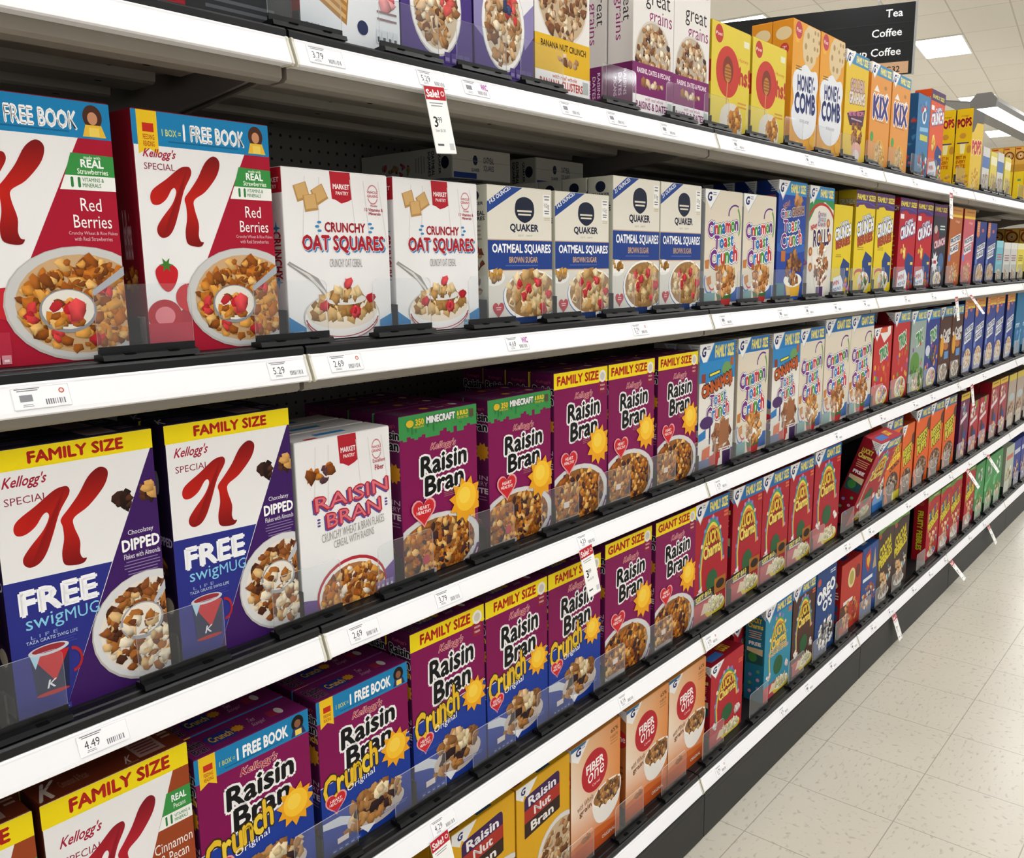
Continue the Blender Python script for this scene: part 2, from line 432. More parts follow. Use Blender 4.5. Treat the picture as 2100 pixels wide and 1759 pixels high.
def d_spk(a):
    a.P([(.80, .865), (1, .865), (1, 0), (.04, 0), (.06, .09), (.28, .2), (.36, .27)], 'a8152f')
    freebook(a)
    a.T("Kellogg's", .065, .28, .805, .85, 'ad2340', b=.02, sh=.35); a.T('SPECIAL', .06, .27, .765, .792, '8d2a45', b=.01)
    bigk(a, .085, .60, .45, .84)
    a.P([(.745, .805), (1, .80), (1, .72), (.70, .72)], '3a8f45'); a.P([(.70, .72), (1, .72), (1, .665), (.665, .665)], 'f2f2ee')
    a.T('made with', .82, .92, .785, .797, 'dff0d8'); a.T('REAL', .80, .935, .753, .782, 'ffffff', b=.03); a.T('Strawberries', .775, .96, .727, .747, 'e8f3e0')
    a.T('11', .735, .785, .677, .712, '2f7d3d', b=.05); a.T('VITAMINS &', .80, .93, .698, .713, '4a8c52'); a.T('MINERALS', .80, .91, .677, .692, '4a8c52')
    a.T('Red', .775, .90, .585, .635, 'fbf3f3', b=.01); a.T('Berries', .725, .955, .52, .57, 'fbf3f3', b=.01)
    a.T('Crunchy Wheat & Rice Flakes', .69, .985, .49, .507, 'e9b7bf', b=0); a.T('with Real Strawberries', .72, .95, .47, .486, 'e9b7bf', b=0)
    strawberry(a, .155, .325, .085); a.E(.30, .235, .095, .06, 'c3242e'); a.E(.12, .16, .12, .07, 'b01c2c'); a.E(.12, .16, .07, .04, 'e0808a'); a.R(.0, .03, .3, .13, 'b52a40')
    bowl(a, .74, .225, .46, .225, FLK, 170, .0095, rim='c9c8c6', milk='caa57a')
    for x, y in ((.56, .11), (.87, .27), (.80, .09), (.42, .19)): a.FL(x, y, .03, .02, ['b5252c', 'c93a3a'], 3, .008)
    a.P([(1, .37), (1, .335), (.80, .255), (.79, .275)], 'a9adb4'); a.E(.64, .20, .17, .085, '8d8f94'); a.E(.64, .205, .155, .076, 'e4ded4'); a.FL(.63, .19, .11, .05, FLK+['b5252c'], 26, .008); a.FL(.66, .20, .03, .03, ['c2202c', 'd8484a'], 5, .012)
    nutri(a, .06, .30, .012, .045, 4, 'f0d8dc', 'd8929c')
    a.face = 'spine'; a.T('Red Berries', .25, .6, .4, .6, 'd8b0b8', vert=False); a.R(.55, .03, .9, .16, 'b9a0a4'); a.FL(.5, .33, .3, .08, FLK, 14, .008); a.face = 'front'
design('spk', .1975, .303, .058, 'white and crimson strawberry flake box, blue banner', 'strawberry flake cereal boxes', d_spk, 'eceaea', '7d0f22', '7d0f22')

def d_dip(a):
    a.P([(.985, .93), (1, .93), (1, 0), (.28, 0), (.665, .515)], '3d1a5e')
    a.P([(0, .53), (.66, .515), (.28, 0), (0, 0)], '2b2f83')
    family(a, v0=.925)
    a.T("Kellogg's", .065, .31, .855, .905, 'ad2340', b=.02, sh=.35); a.T('SPECIAL', .06, .31, .803, .83, '8d2a45', b=.01)
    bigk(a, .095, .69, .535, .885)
    a.FL(.78, .745, .05, .028, ['3a2018', '56301f', '28150f'], 14, .009); a.FL(.95, .76, .035, .03, ['56301f', '3a2018', 'd9a45c'], 11, .009)
    a.T('Chocolatey', .78, .955, .595, .62, 'f1ecf6', b=.005); a.T('DIPPED', .735, .99, .54, .583, 'ffffff', b=.035); a.T('Flakes with Almonds', .74, .99, .507, .528, 'e9e2f0', b=.01)
    a.lines(.735, .985, .435, .497, 5, '8d78a6', .3)
    a.T('FREE', .085, .545, .40, .485, 'f6f6fa', b=.05); a.T('swig', .10, .325, .325, .39, '86c8e6', b=.005); a.T('MUG', .335, .55, .337, .383, '86c8e6', b=.01)
    a.T('L I F E', .12, .28, .305, .318, '8fa4d8', b=0); a.T('TAZA GRATIS SWIG LIFE', .09, .40, .287, .30, 'c3d4f0', b=.01); a.lines(.09, .40, .25, .28, 3, '41479a', .35)
    a.P([(.10, .245), (.335, .235), (.315, .085), (.12, .085)], '23294a'); a.P([(.10, .245), (.335, .235), (.235, .125)], 'c0222c'); a.P([(.10, .245), (.165, .242), (.125, .19)], 'a9cfe4')
    a.arc(.35, .185, .065, .05, .016, -90, 90, 'a8232c'); a.E(.215, .252, .122, .02, 'c9ccd2'); a.E(.215, .255, .10, .013, '9a3038'); a.T('K', .19, .24, .105, .135, 'e8e8ee', sh=.3); a.E(.215, .085, .1, .008, 'b02a30')
    bowl(a, .88, .225, .40, .22, DKF, 170, .0105, rim='d6d5d6', milk='e6dccf')
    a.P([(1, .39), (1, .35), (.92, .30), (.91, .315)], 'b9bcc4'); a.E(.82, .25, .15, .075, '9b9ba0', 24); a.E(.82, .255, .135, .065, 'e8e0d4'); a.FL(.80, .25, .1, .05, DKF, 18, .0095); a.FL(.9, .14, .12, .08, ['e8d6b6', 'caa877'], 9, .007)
    nutri(a, .06, .32, .004, .026, 5, '8d90c8', '3c4192')
    a.face = 'spine'; a.T('DIPPED', .25, .95, .50, .535, 'b9a8cc', b=.03); a.E(.5, .76, .1, .05, 'a8a0b4'); a.FL(.5, .38, .35, .06, DKF, 12, .009); a.E(.55, .24, .3, .05, '3d2a4a'); a.E(.6, .24, .2, .035, 'd8c8b0'); a.R(.3, .02, .9, .10, '6a5a70')
    a.face = 'top'; a.T('K', .03, .09, .2, .8, 'd8d4e0', sh=.4, b=.03); a.lines(.12, .3, .3, .7, 2, '6a5a80'); a.R(.60, .15, .80, .9, '8f7f84'); a.lines(.61, .79, .2, .85, 4, '704a50'); a.lines(.84, .95, .3, .7, 2, '8a809a'); a.face = 'front'
design('dip', .195, .335, .062, 'white and purple chocolatey flake box, yellow banner', 'chocolatey flake cereal boxes', d_dip, 'eceaea', '1f1130', '1d1428')

def d_pec(a):
    a.P([(.885, .90), (1, .90), (1, 0), (.38, 0)], '9a4420')
    family(a, u0=.18, u1=.86, v0=.895)
    a.T("Kellogg's", .10, .36, .77, .83, 'ad2340', b=.02, sh=.35); a.T('SPECIAL', .11, .36, .70, .735, '8d2a45', b=.01)
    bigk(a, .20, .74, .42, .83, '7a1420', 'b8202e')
    a.P([(.82, .80), (1, .80), (1, .70), (.775, .70)], '3a8f45'); a.P([(.775, .70), (1, .70), (1, .64), (.74, .64)], 'f2f2ee')
    a.T('REAL', .855, .965, .75, .78, 'ffffff', b=.03); a.T('Pecans', .865, .955, .715, .738, 'e8f3e0'); a.T('11', .80, .845, .65, .69, '2f7d3d', b=.05); a.T('VITAMINS &', .865, .985, .672, .687, '4a8c52'); a.T('MINERALS', .865, .965, .651, .667, '4a8c52')
    a.T('Cinnamon', .70, .985, .53, .58, 'f6ece4', b=.01); a.T('& Pecan', .74, .95, .47, .52, 'f6ece4', b=.01)
    bowl(a, .80, .18, .42, .22, FLK, 90, .009)
    a.face = 'top'; a.T('K', .06, .15, .12, .75, 'd8c8c0', sh=.4, b=.03); a.T('Cinnamon & Pecan', .18, .36, .3, .6, '8d6a58', b=0); a.R(.68, .15, .87, .9, '9c8078'); a.lines(.69, .86, .2, .85, 5, '7c2a34'); a.T('K', .60, .64, .15, .45, 'c8b4ac', sh=.4); a.lines(.58, .67, .02, .12, 1, '8d6a58'); a.lines(.90, .98, .45, .8, 2, 'a88a7c'); a.face = 'front'
design('pec', .1965, .313, .062, 'white and rust cinnamon pecan box, yellow banner', 'cinnamon pecan cereal boxes', d_pec, 'eceaea', '5a2414', '6a2a17')

def market(a, accent):
    a.P([(.43, 1), (.625, 1), (.64, .845), (.60, .83), (.535, .815), (.48, .835), (.445, .84)], 'b3202e')
    a.T('MARKET', .46, .615, .90, .928, 'fdf4f4', b=.03); a.T('PANTRY', .485, .605, .866, .886, 'fbe8e8', b=.02)
    a.T('WHOLE', .79, .90, .885, .902, 'bf4450', b=.03); a.T('GRAINS', .79, .90, .862, .879, 'bf4450', b=.03); a.arc(.845, .885, .055, .055, .008, 20, 160, 'cc8088'); a.arc(.845, .875, .055, .055, .008, 200, 340, 'cc8088')
    for x0, x1, y1 in ((.20, .16, .60), (.33, .30, .60), (.62, .66, .62), (.75, .80, .58), (.9, .98, .55)):
        a.P([(x0, .96), (x0+.006, .96), (x1+.006, y1), (x1, y1)], 'd6d1cd')
def d_mko(a):
    market(a, 0)
    a.T('Provides', .82, .89, .805, .82, 'b8404c', sh=.3); a.T('12 Vitamins &', .76, .945, .778, .797, 'a8323e', b=.03); a.T('Minerals', .80, .92, .755, .772, 'a8323e', b=.03)
    for cx, cy, t in ((.17, .87, .3), (.33, .86, .5), (.245, .81, .15)):
        a.P([(cx+.085*math.cos(t+i*1.571+.785), cy+.085*math.sin(t+i*1.571+.785)*.8) for i in range(4)], 'b48a52'); a.P([(cx+.07*math.cos(t+i*1.571+.785), cy+.006+.07*math.sin(t+i*1.571+.785)*.8) for i in range(4)], 'd0a76c')
    a.T('CRUNCHY', .365, .755, .645, .70, 'a8222f', b=.035)
    for sx in (-1, 1):
        for k in (-1, 0, 1): a.E(.56+sx*(.245+.02*(k == 0)), .675+k*.025, .02, .008, '3f86bb', 10)
    a.T('OAT SQUARES', .165, .955, .512, .612, '3f86bb', b=.05); a.T('OAT SQUARES', .155, .94, .522, .622, 'b3202e', b=.04, oc='f4efee', ob=.02)
    a.T('CRUNCHY OAT CEREAL', .395, .71, .435, .485, '96928f', b=-.005)
    a.P([(0, .15), (.15, .08), (.15, 0), (0, 0)], '2f7fb8'); a.P([(1, .14), (.87, .10), (.87, 0), (1, 0)], '2f7fb8'); a.lines(.02, .14, .02, .06, 2, '9cc4e0'); nutri(a, .80, .985, .02, .06, 4, 'dfe8f0', '88b0d0')
    a.P([(.01, .455), (.03, .47), (.28, .37), (.40, .24), (.36, .235), (.25, .34)], '9a9694'); a.P([(.02, .458), (.2, .395), (.33, .30), (.37, .245), (.30, .30), (.18, .385)], 'd8d4d0')
    a.E(.50, .14, .37, .145, 'c9c4c0'); a.E(.50, .13, .36, .135, 'efedec'); a.E(.50, .165, .345, .105, 'e8dccb'); a.FL(.50, .19, .33, .075, SQR, 44, .012, 4)
    a.arc(.5, .15, .36, .14, .012, 190, 350, 'a8222f'); a.arc(.5, .132, .355, .14, .008, 192, 348, 'a8222f')
    a.E(.53, .24, .20, .035, 'dcd8d4'); a.FL(.53, .275, .17, .035, SQR, 12, .014, 4)
    for x, y in ((.55, .335), (.33, .20), (.63, .165), (.78, .24)): a.FL(x, y, .012, .01, ['c42c36', 'd64a50', 'b01f2c'], 5, .0095)
    a.face = 'spine'; a.R(0, .86, 1, 1, 'b3202e'); a.T('MARKET', .2, .9, .92, .945, 'f4d8da', b=.03); a.T('PANTRY', .3, .8, .885, .905, 'f4d8da'); a.T('CRUNCHY', .55, .85, .37, .64, 'a8222f', b=.04, vert=True); a.T('OAT SQUARES', .08, .42, .27, .78, 'a8222f', b=.05, vert=True)
    for y in (.66, .35): a.burst(.7, y, .17, '3f86bb', 4, .3)
    a.face = 'front'
design('mko', .2005, .25, .062, 'white oat squares cereal box with red tab', 'white oat squares boxes', d_mko, 'eceaea', 'dcd9d9', 'e0dedd')
def d_mkr(a):
    market(a, 0)
    a.T('Excellent', .80, .94, .80, .822, 'b8404c', b=.02); a.T('Fiber', .82, .92, .755, .785, 'a8323e', b=.03)
    a.FL(.19, .80, .05, .02, FLK, 9, .011); a.FL(.33, .82, .04, .03, FLK+['54343c'], 9, .010); a.FL(.27, .765, .03, .012, ['54343c', '6d4650'], 4, .008)
    for t, u0, u1, v0, v1 in (('RAISIN', .17, .96, .605, .69), ('BRAN', .28, .87, .495, .58)):
        a.T(t, u0-.012, u1-.012, v0-.008, v1-.008, '5a4a8e', b=.055, rot=3); a.T(t, u0, u1, v0, v1, 'b3202e', b=.045, rot=3); a.T(t, u0+.004, u1-.004, v0+.003, v1-.003, 'd8707a', b=-.012, rot=3)
    for x, y in ((.20, .53), (.93, .55)):
        for k in (-1, 0, 1): a.E(x, y+k*.018, .017, .006, '5a4a8e', 10)
    a.T('CRUNCHY WHEAT & BRAN FLAKES', .22, .90, .42, .47, '9d9996', b=-.008, rot=3); a.T('CEREAL WITH RAISINS', .34, .78, .365, .41, '9d9996', b=-.008, rot=3)
    a.P([(0, .11), (.14, .09), (.2, 0), (0, 0)], '6a4a92'); a.P([(1, .18), (.86, .12), (.84, 0), (1, 0)], '6a4a92'); a.E(.52, .08, .38, .20, 'b02a38'); a.E(.52, .075, .36, .185, 'ece8e6'); a.E(.52, .07, .335, .17, 'a87044'); a.FL(.52, .075, .32, .155, FLK+['6a3a24', 'e8dccb'], 120, .009)
    nutri(a, .78, .985, .02, .07, 4, 'e6e0ee', '9a84b8')
    a.face = 'top'; a.R(.3, .35, .62, .6, '2f7fb8'); a.R(.12, .05, .25, .2, 'b3202e'); a.face = 'front'
design('mkr', .190, .279, .06, 'white raisin bran cereal box with red tab', 'white raisin bran boxes', d_mkr, 'eceaea', 'cfcccb', 'd6d3d1')

def d_qk(a, big):
    o = '21' if big else '14.5'; k = .252/a.h
    a.P([(.06, 1), (.45, 1), (0, 1-.40*k*.75), (0, 1-.14*k)], '24458c') if 0 else a.P([(.28, 1), (.53, 1), (0, 1-.175*k-.02), (0, 1-.095*k-.02)], '24458c')
    a.T(o+' OUNCES', .015, .36, .925, .955, 'e8ecf4', b=.03, rot=27)
    c = .56
    vt = .965-.03*(1 if big else 0)
    # plain emblem in place of the figure on the real pack
    a.P(spl([(c-.13, .90), (c, .935), (c+.13, .90), (c+.14, .80), (c, .745), (c-.14, .80)], 4), '1d2338'); a.R(c-.115, .825, c+.115, .838, 'ded6c6'); a.R(c-.10, .80, c+.10, .812, 'ded6c6')
    a.T('QUAKER', .335, .775, .675, .735, '1f2440', b=.04); a.T('EST. 1877', .46, .68, .645, .658, '9c9484', b=0)
    a.R(.855, .80, .975, .965, 'f2f0ea'); a.T('10g', .875, .955, .855, .90, '3a3f52', b=.005); a.lines(.87, .96, .91, .955, 2, '8a8a94'); a.lines(.87, .96, .81, .845, 2, '6a6e7c'); a.lines(.86, .975, .765, .79, 2, 'c4b69a')
    v0 = .40
    a.R(0, v0, 1, .615, '223f86'); a.R(0, v0-.008, 1, v0, 'c9a88a'); a.R(0, .615, 1, .622, 'c9a88a')
    a.T('OATMEAL SQUARES', .065, .975, .515, .588, 'fbfbfb', b=.03); a.T('BROWN SUGAR', .315, .76, .452, .495, 'd0a878', b=.02); a.lines(.2, .82, .418, .436, 1, '4a62a0', .5)
    a.R(0, 0, 1, v0-.008, 'dcd6cc'); a.E(.08, .345, .16, .06, 'f0ede6'); a.FL(.08, .36, .12, .04, ['a8782e', 'c0903f', '8a5c20'], 14, .008)
    a.P(a.clip([(.38, .1), (.98, .1), (.9, 0), (.46, 0)]), '223f7c'); a.E(.67, .20, .46, .20, '3a66a8'); a.E(.67, .205, .45, .195, 'f2efe8'); a.E(.67, .21, .415, .175, '9a7448'); a.FL(.67, .215, .40, .165, SQR+['e6d0a4'], 80, .0125, 4)
    for x, y in ((.47, .29), (.76, .305), (.53, .20), (.93, .21), (.84, .10), (.6, .26)): a.FL(x, y, .02, .014, ['c2303a', 'd84c50', 'b0202c'], 6, .0095)
    a.R(.40, 0, .74, .045, '1f3566'); a.heart(.14, .115, .085, 'b8323c'); a.lines(.10, .18, .10, .13, 2, 'e8b8bc'); nutri(a, .80, .98, .01, .035, 4, '9cb2d8', '5a7ab0')
    a.face = 'spine'; a.E(.5, .93, .2, .04, '1d2338'); a.T('QUAKER', .15, .85, .86, .885, '2a2f48', b=.03); a.T('OATMEAL', .1, .9, .79, .82, '3a3f50', b=.04); a.T('SQUARES', .1, .9, .75, .78, '3a3f50', b=.04); a.lines(.2, .8, .60, .72, 4, 'a09a8c'); a.FL(.6, .4, .2, .18, ['7a4030', 'a88a5c', 'c0505a'], 14, .008)
    a.face = 'top'; a.E(.38, .62, .04, .16, '2a2f48'); a.T('QUAKER', .31, .45, .24, .36, '3a3f50', b=.03); a.T('OATMEAL', .52, .70, .55, .75, '4a4e5c', b=.02); a.T('SQUARES', .52, .70, .28, .48, '4a4e5c', b=.02); a.R(.02, .02, .40, .2, '223f86'); a.face = 'front'
design('qks', .190, .252, .064, 'small cream and navy oatmeal squares box', 'small oatmeal squares boxes', lambda a: d_qk(a, 0), 'e0dbce', 'c9c8b8', 'cfc9b8')
design('qkl', .1925, .295, .066, 'tall cream and navy oatmeal squares box', 'tall oatmeal squares boxes', lambda a: d_qk(a, 1), 'e0dbce', 'c9c8b8', 'cfc9b8')

RB5 = ['2f7fc4', 'c62f3a', '4a9a3c', '6a2f86', 'd83f34']
CTC = ['7a2f86', '2f7fc4', 'd03a3a', '4a9a3c', '2a6fb8', 'c62f3a', '4a9a3c', '6a2f86']
def ctc(a, hdr, v=0.0, n=70):
    if hdr: gmtab(a, '1c6cb0', hdr)
    else: gmtab(a, None)
    a.arc(.80, .80-v, .19, .09, .03, 60, 190, '5a2a80'); a.arc(.80, .72-v, .16, .17, .03, -40, 60, '6a9a4a')
    for t, u0, u1, y0, y1 in (('Cinnamon', .09, .90, .635, .755), ('Toast', .26, .78, .515, .625), ('Crunch', .16, .90, .37, .51)):
        a.TM(t, u0, u1, y0-v, y1-v, CTC, b=.05, rot=7, oc='fbfaf8', ob=.05, oc2='3a1f5c', ob2=.08)
    a.P([(.02, .40-v), (.13, .41-v), (.12, .33-v), (.03, .33-v)], 'c07a3a'); a.arc(.14, .22, .13, .11, .022, 150, 300, '3a6fc4'); a.arc(.22, .24, .12, .10, .018, 200, 300, 'c8323a'); a.P([(.06, .25), (.18, .27), (.2, .2), (.1, .18)], 'c9803c')
    a.R(.28, .31-v*.5, .37, .36-v*.5, 'a85a30'); a.R(.62, .03, 1, .16, '4a6aa8'); a.R(.0, .02, .3, .12, '6f9a9a')
    a.P(a.clip([(.32, .14), (.78, .14), (.70, 0), (.40, 0)]), '2f6a34'); a.P(a.clip([(.36, .06), (.74, .06), (.70, 0), (.40, 0)]), 'b03030'); a.E(.57, .16, .30, .07, 'f1ede4'); a.FL(.57, .22, .25, .13, ['a8652c', 'c98a48', '8a4d1f', 'dba668', 'b5752f'], n, .013, 4)
    a.face = 'spine'; a.lines(.2, .9, .3, .8, 14, '9aa0a8', .35); a.face = 'front'
design('ctc', .203, .292, .066, 'cream toast crunch cereal box with rainbow lettering', 'cream toast crunch boxes', lambda a: ctc(a, None), 'ddd2bf', '9da0a4', 'b0a894')
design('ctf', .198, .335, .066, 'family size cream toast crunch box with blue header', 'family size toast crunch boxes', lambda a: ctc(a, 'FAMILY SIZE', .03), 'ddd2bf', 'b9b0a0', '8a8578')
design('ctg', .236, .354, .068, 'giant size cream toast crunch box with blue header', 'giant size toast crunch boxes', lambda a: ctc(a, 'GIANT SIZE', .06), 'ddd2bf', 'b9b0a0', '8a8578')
def d_cgr(a):
    a.R(0, .45, 1, .6, '2450a0'); a.E(.5, .45, .6, .05, '2f62b0'); gmtab(a, '2f86c4', 'FAMILY SIZE', .885)
    a.T('NEW!', .17, .40, .775, .825, 'c9884a', rot=20); a.FL(.73, .83, .14, .03, ['b5753a', '9a5c28', 'c98f54'], 7, .022, 4)
    a.TM('Cinna', .10, .46, .70, .77, CTC, rot=6, oc='fbfaf8', oc2='2a1f5c'); a.T('GRAHAM', .48, .92, .72, .79, '7a4426', b=.05, rot=6, oc='f4ead8', ob=.04)
    for t, u0, u1, y0, y1 in (('Toast', .20, .78, .585, .69), ('Crunch', .14, .88, .465, .58)): a.TM(t, u0, u1, y0, y1, CTC, b=.035, rot=7, oc='fbfaf8', oc2='2a1f5c')
    a.R(.15, .33, .3, .42, 'b56a34'); a.P(a.clip([(.30, .2), (.90, .2), (.82, 0), (.42, 0)]), 'e0a92a'); a.R(.42, 0, .82, .03, '2a55b0'); a.E(.60, .17, .33, .06, 'f2efe6'); a.FL(.60, .27, .28, .14, ['7a4a24', '9a6434', '5e3618', 'b0783f'], 60, .014, 4); a.R(0, .03, .3, .15, '3a7a86')
    a.face = 'spine'; a.lines(.2, .9, .83, .88, 2, 'a84a4a'); a.lines(.2, .8, .3, .6, 6, '4a60a0'); a.FL(.6, .45, .3, .08, ['8a5028', 'b03040'], 10, .01); a.face = 'front'
design('cgr', .198, .342, .066, 'royal blue graham crunch cereal box', 'blue graham crunch boxes', d_cgr, '20439a', '1a2f70', '1a2a60')
def d_rol(a):
    a.P([(0, .84), (0, .68), (.22, .80), (.6, .87), (1, .80), (1, .9), (.5, .95)], '2f8a4a'); a.arc(.5, .60, .62, .26, .06, 25, 155, 'b8302c'); gmtab(a, '2f86c4', 'FAMILY SIZE', .885)
    for i, t in enumerate(('Cinnamon', 'Toast', 'Crunch')): a.TM(t, .36, .68, .74-.045*i, .78-.045*i, CTC, oc='ffffff', oc2='5a3a7a')
    a.T('NEW!', .08, .32, .615, .66, 'c0322e', rot=8, b=.04); a.T('ROLLS', .20, .84, .475, .62, '3f2350', b=.04, rot=4, oc='fbf8f2', ob=.05); a.E(.46, .54, .06, None, 'b5763a')
    for x, y in ((.1, .42), (.86, .55), (.12, .28), (.78, .68)): a.E(x, y, .07, None, 'a8602c'); a.E(x, y, .035, None, 'd9a468')
    a.P(a.clip([(.16, .38), (.92, .38), (.72, 0), (.40, 0)]), 'e8dfd4'); a.FL(.56, .26, .28, .15, ['8a5028', 'b5763f', '6a3a1c', 'f0e6d6'], 50, .013); a.FL(.56, .43, .16, .05, ['a8642f', 'f6efe2'], 12, .014); a.R(.38, .0, .66, .10, '4a2a62')
    a.face = 'spine'; a.T('ROLLS', .3, .8, .6, .8, '4a3a60', vert=True); a.FL(.5, .3, .3, .2, MIX, 20, .012); a.face = 'front'
design('rol', .199, .34, .066, 'white cinnamon rolls cereal box with green swoosh', 'cinnamon rolls cereal boxes', d_rol, 'e2dccf', 'b8b4ac', 'b0aca0')
def crunch(a, fam, bg, brs):
    if fam:
        a.R(0, .84, 1, 1, '5a2f6e'); a.arc(.4, .80, .8, .10, .06, 20, 160, '2f62b4'); a.P(a.clip([(0, .80), (.15, .86), (.4, .87), (.7, .80), (1, .82), (1, .7), (0, .7)]), bg); a.T('FAMILY SIZE!', .05, .97, .915, .965, 'f2e24a', b=.05)
    o = 0 if fam else .05
    a.T("CAP'N", .34, .78, .72+o, .775+o, 'dfe6f0', b=.04, rot=9, oc='2a4a9a', ob=.05); a.T('CRUNCH', .10, .94, .595+o, .715+o, 'f6f8fb', b=.05, rot=9, oc='203a80', ob=.07)
    if brs: a.T('BERRIES', .16, .92, .50+o, .58+o, 'b2442e', b=.04, rot=9, oc='6a1f1c', ob=.04); a.lines(.15, .5, .42, .46, 2, 'a88a1c')
    else: a.R(.05, .78, .25, .83, 'e8e8ea'); a.FL(.3, .42, .12, .06, ['d8a83a', 'e8c86a'], 6, .02)
    a.P(a.clip([(.45, .32), (.6, .42), (.95, .36), (.95, .1), (.5, .1)]), '24407c'); a.R(.78, .28, .92, .31, 'e8c84a')
    if fam and brs: a.E(.30, .20, .24, .05, 'c0442c'); a.E(.30, .185, .2, .035, bg); a.E(.55, .12, .30, .10, 'cfcac2'); a.FL(.55, .13, .26, .08, ['d88a3a', 'e0a24a', 'b04a3a', '4a6a3c', 'f0ece0'], 34, .012)
    else: a.P([(.04, .02), (.60, .02), (.64, .15), (.50, .23), (.1, .2)], 'e6e8ec'); a.T('WIN', .10, .42, .12, .17, 'c0282c', b=.04, rot=6); a.T('PRIZE PACK', .12, .55, .06, .095, '2a4a9a', b=.03, rot=6); a.R(.0, .0, .35, .04, '3a62b0'); a.FL(.82, .1, .15, .09, MIX, 16, .012)
    a.face = 'spine'; a.T('CRUNCH', .08, .92, .87, .92, 'd8d4c0', b=.04, oc='3a3420', ob=.05); a.T('BERRIES', .1, .9, .84, .865, '8a3020', b=.04); a.lines(.2, .8, .2, .6, 8, 'a08a3a', .3); a.face = 'front'
design('cry', .165, .293, .06, 'small yellow berry crunch cereal box', 'small yellow crunch boxes', lambda a: crunch(a, 0, 'dfc522', 1), 'dfc522', 'a8921c', 'a8921c')
design('crf', .195, .349, .062, 'yellow berry crunch cereal box with purple header', 'yellow crunch boxes', lambda a: crunch(a, 1, 'e3c81e', 1), 'e3c81e', 'b59d1c', 'b59d1c')
design('crr', .212, .347, .064, 'red crunch cereal box with purple header', 'red crunch boxes', lambda a: crunch(a, 1, 'b8202c', 0), 'b8202c', '9a1320', '9a1320')
def d_drk(a):
    a.R(0, .86, 1, 1, '5a2a62'); a.T('FAMILY SIZE', .06, .95, .915, .965, 'd8c43a', b=.05); a.E(.25, .62, .22, .10, '8a2430'); a.E(.2, .7, .12, .05, 'c9b8b0'); a.E(.68, .71, .2, .05, '23474a'); a.lines(.5, .88, .68, .75, 2, 'd6dad8'); a.T('CRUNCH', .14, .92, .50, .58, 'e6c8d0', b=.05, rot=8, oc='b03a50'); a.burst(.26, .30, .25, 'e4e2e6', 9, .6); a.R(.16, .29, .36, .33, 'b0283a'); a.E(.7, .3, .2, .12, '4a6a98'); bowl(a, .5, .1, .3, .09, MIX, 24, .012)
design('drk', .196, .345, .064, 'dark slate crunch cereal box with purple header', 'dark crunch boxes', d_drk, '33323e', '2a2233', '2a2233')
def ff(a, bg, hdr, blue, tall):
    if tall: a.R(0, .90, 1, 1, 'c98a3a'); a.R(0, .875, 1, .905, 'e2c23a'); a.lines(.2, .9, .93, .97, 1, 'a86a2a')
    if blue: a.P([(.02, 1), (.3, 1), (.3, .78), (.16, .74), (.02, .78)], 'c97c48'); a.lines(.07, .25, .82, .97, 4, 'e2a888'); a.E(.62, .86, .12, .03, 'b5606c')
    else: a.T("Kellogg's", .45, .8, .80, .84, 'e8b8a8', sh=.3)
    a.P([(.15, .60), (.93, .68), (.93, .585), (.15, .505)], 'dfe2e8'); a.P([(.15, .49), (.80, .555), (.80, .455), (.15, .39)], 'dfe2e8')
    a.T('FROSTED', .18, .90, .57, .625, '2a3550', b=.04, rot=9); a.T('FLAKES', .18, .77, .45, .505, '2a3550', b=.04, rot=9)
    a.E(.15, .36, .09, .05, '6a86c4'); a.E(.55, .16, .36, .17, 'd8d0c8' if blue else bg); a.FL(.55, .17, .30, .14, ['d8a86a', 'e6c48e', 'b87a3a'], 40, .012); a.E(.5, .03, .3, .04, 'b0482a' if not blue else '8a9ac8')
    a.face = 'spine'; a.lines(.3, .7, .3, .8, 3, '8a90a8', .3); a.face = 'front'
design('ffo', .205, .345, .06, 'orange cinnamon frosted flake cereal box', 'orange frosted flake boxes', lambda a: ff(a, 'b9662f', 1, 0, 1), 'b0602e', '5a2a1c', '5a2a1c')
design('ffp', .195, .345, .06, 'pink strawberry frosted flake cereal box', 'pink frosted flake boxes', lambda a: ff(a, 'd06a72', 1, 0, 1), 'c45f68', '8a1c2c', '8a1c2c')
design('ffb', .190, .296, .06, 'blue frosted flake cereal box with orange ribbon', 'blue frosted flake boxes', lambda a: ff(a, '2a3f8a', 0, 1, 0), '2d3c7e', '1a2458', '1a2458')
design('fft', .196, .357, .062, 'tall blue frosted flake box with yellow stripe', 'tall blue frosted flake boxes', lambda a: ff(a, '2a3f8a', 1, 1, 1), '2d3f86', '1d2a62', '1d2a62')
def plain(a, words, c1, c2):
    a.R(0, .84, 1, 1, c1); a.lines(.14, .86, .5, .68, 3, c2); a.lines(.2, .8, .42, .48, 2, c1); bowl(a, .5, .18, .36, .14, GRN, 30, .011)
    a.face = 'spine'; a.lines(.2, .8, .2, .8, 8, c1, .4); a.face = 'front'
design('tea', .15, .212, .055, 'small teal cereal box', 'small teal boxes', lambda a: plain(a, 'LIFE', '8ec8d4', 'c85a5a'), '6fb4c4', '5a98a8')
design('gry', .16, .205, .055, 'small pale grey cereal box', 'small pale boxes', lambda a: plain(a, 'CHEX', 'd8d8d4', '8a5a6a'), 'c9c8c4', '9a9a98')
design('yel', .19, .205, .055, 'small yellow cereal box with pale band', 'small yellow boxes', lambda a: plain(a, 'CORN', 'e8e0b0', '7a6a2a'), 'd8c84a', 'c0b044')
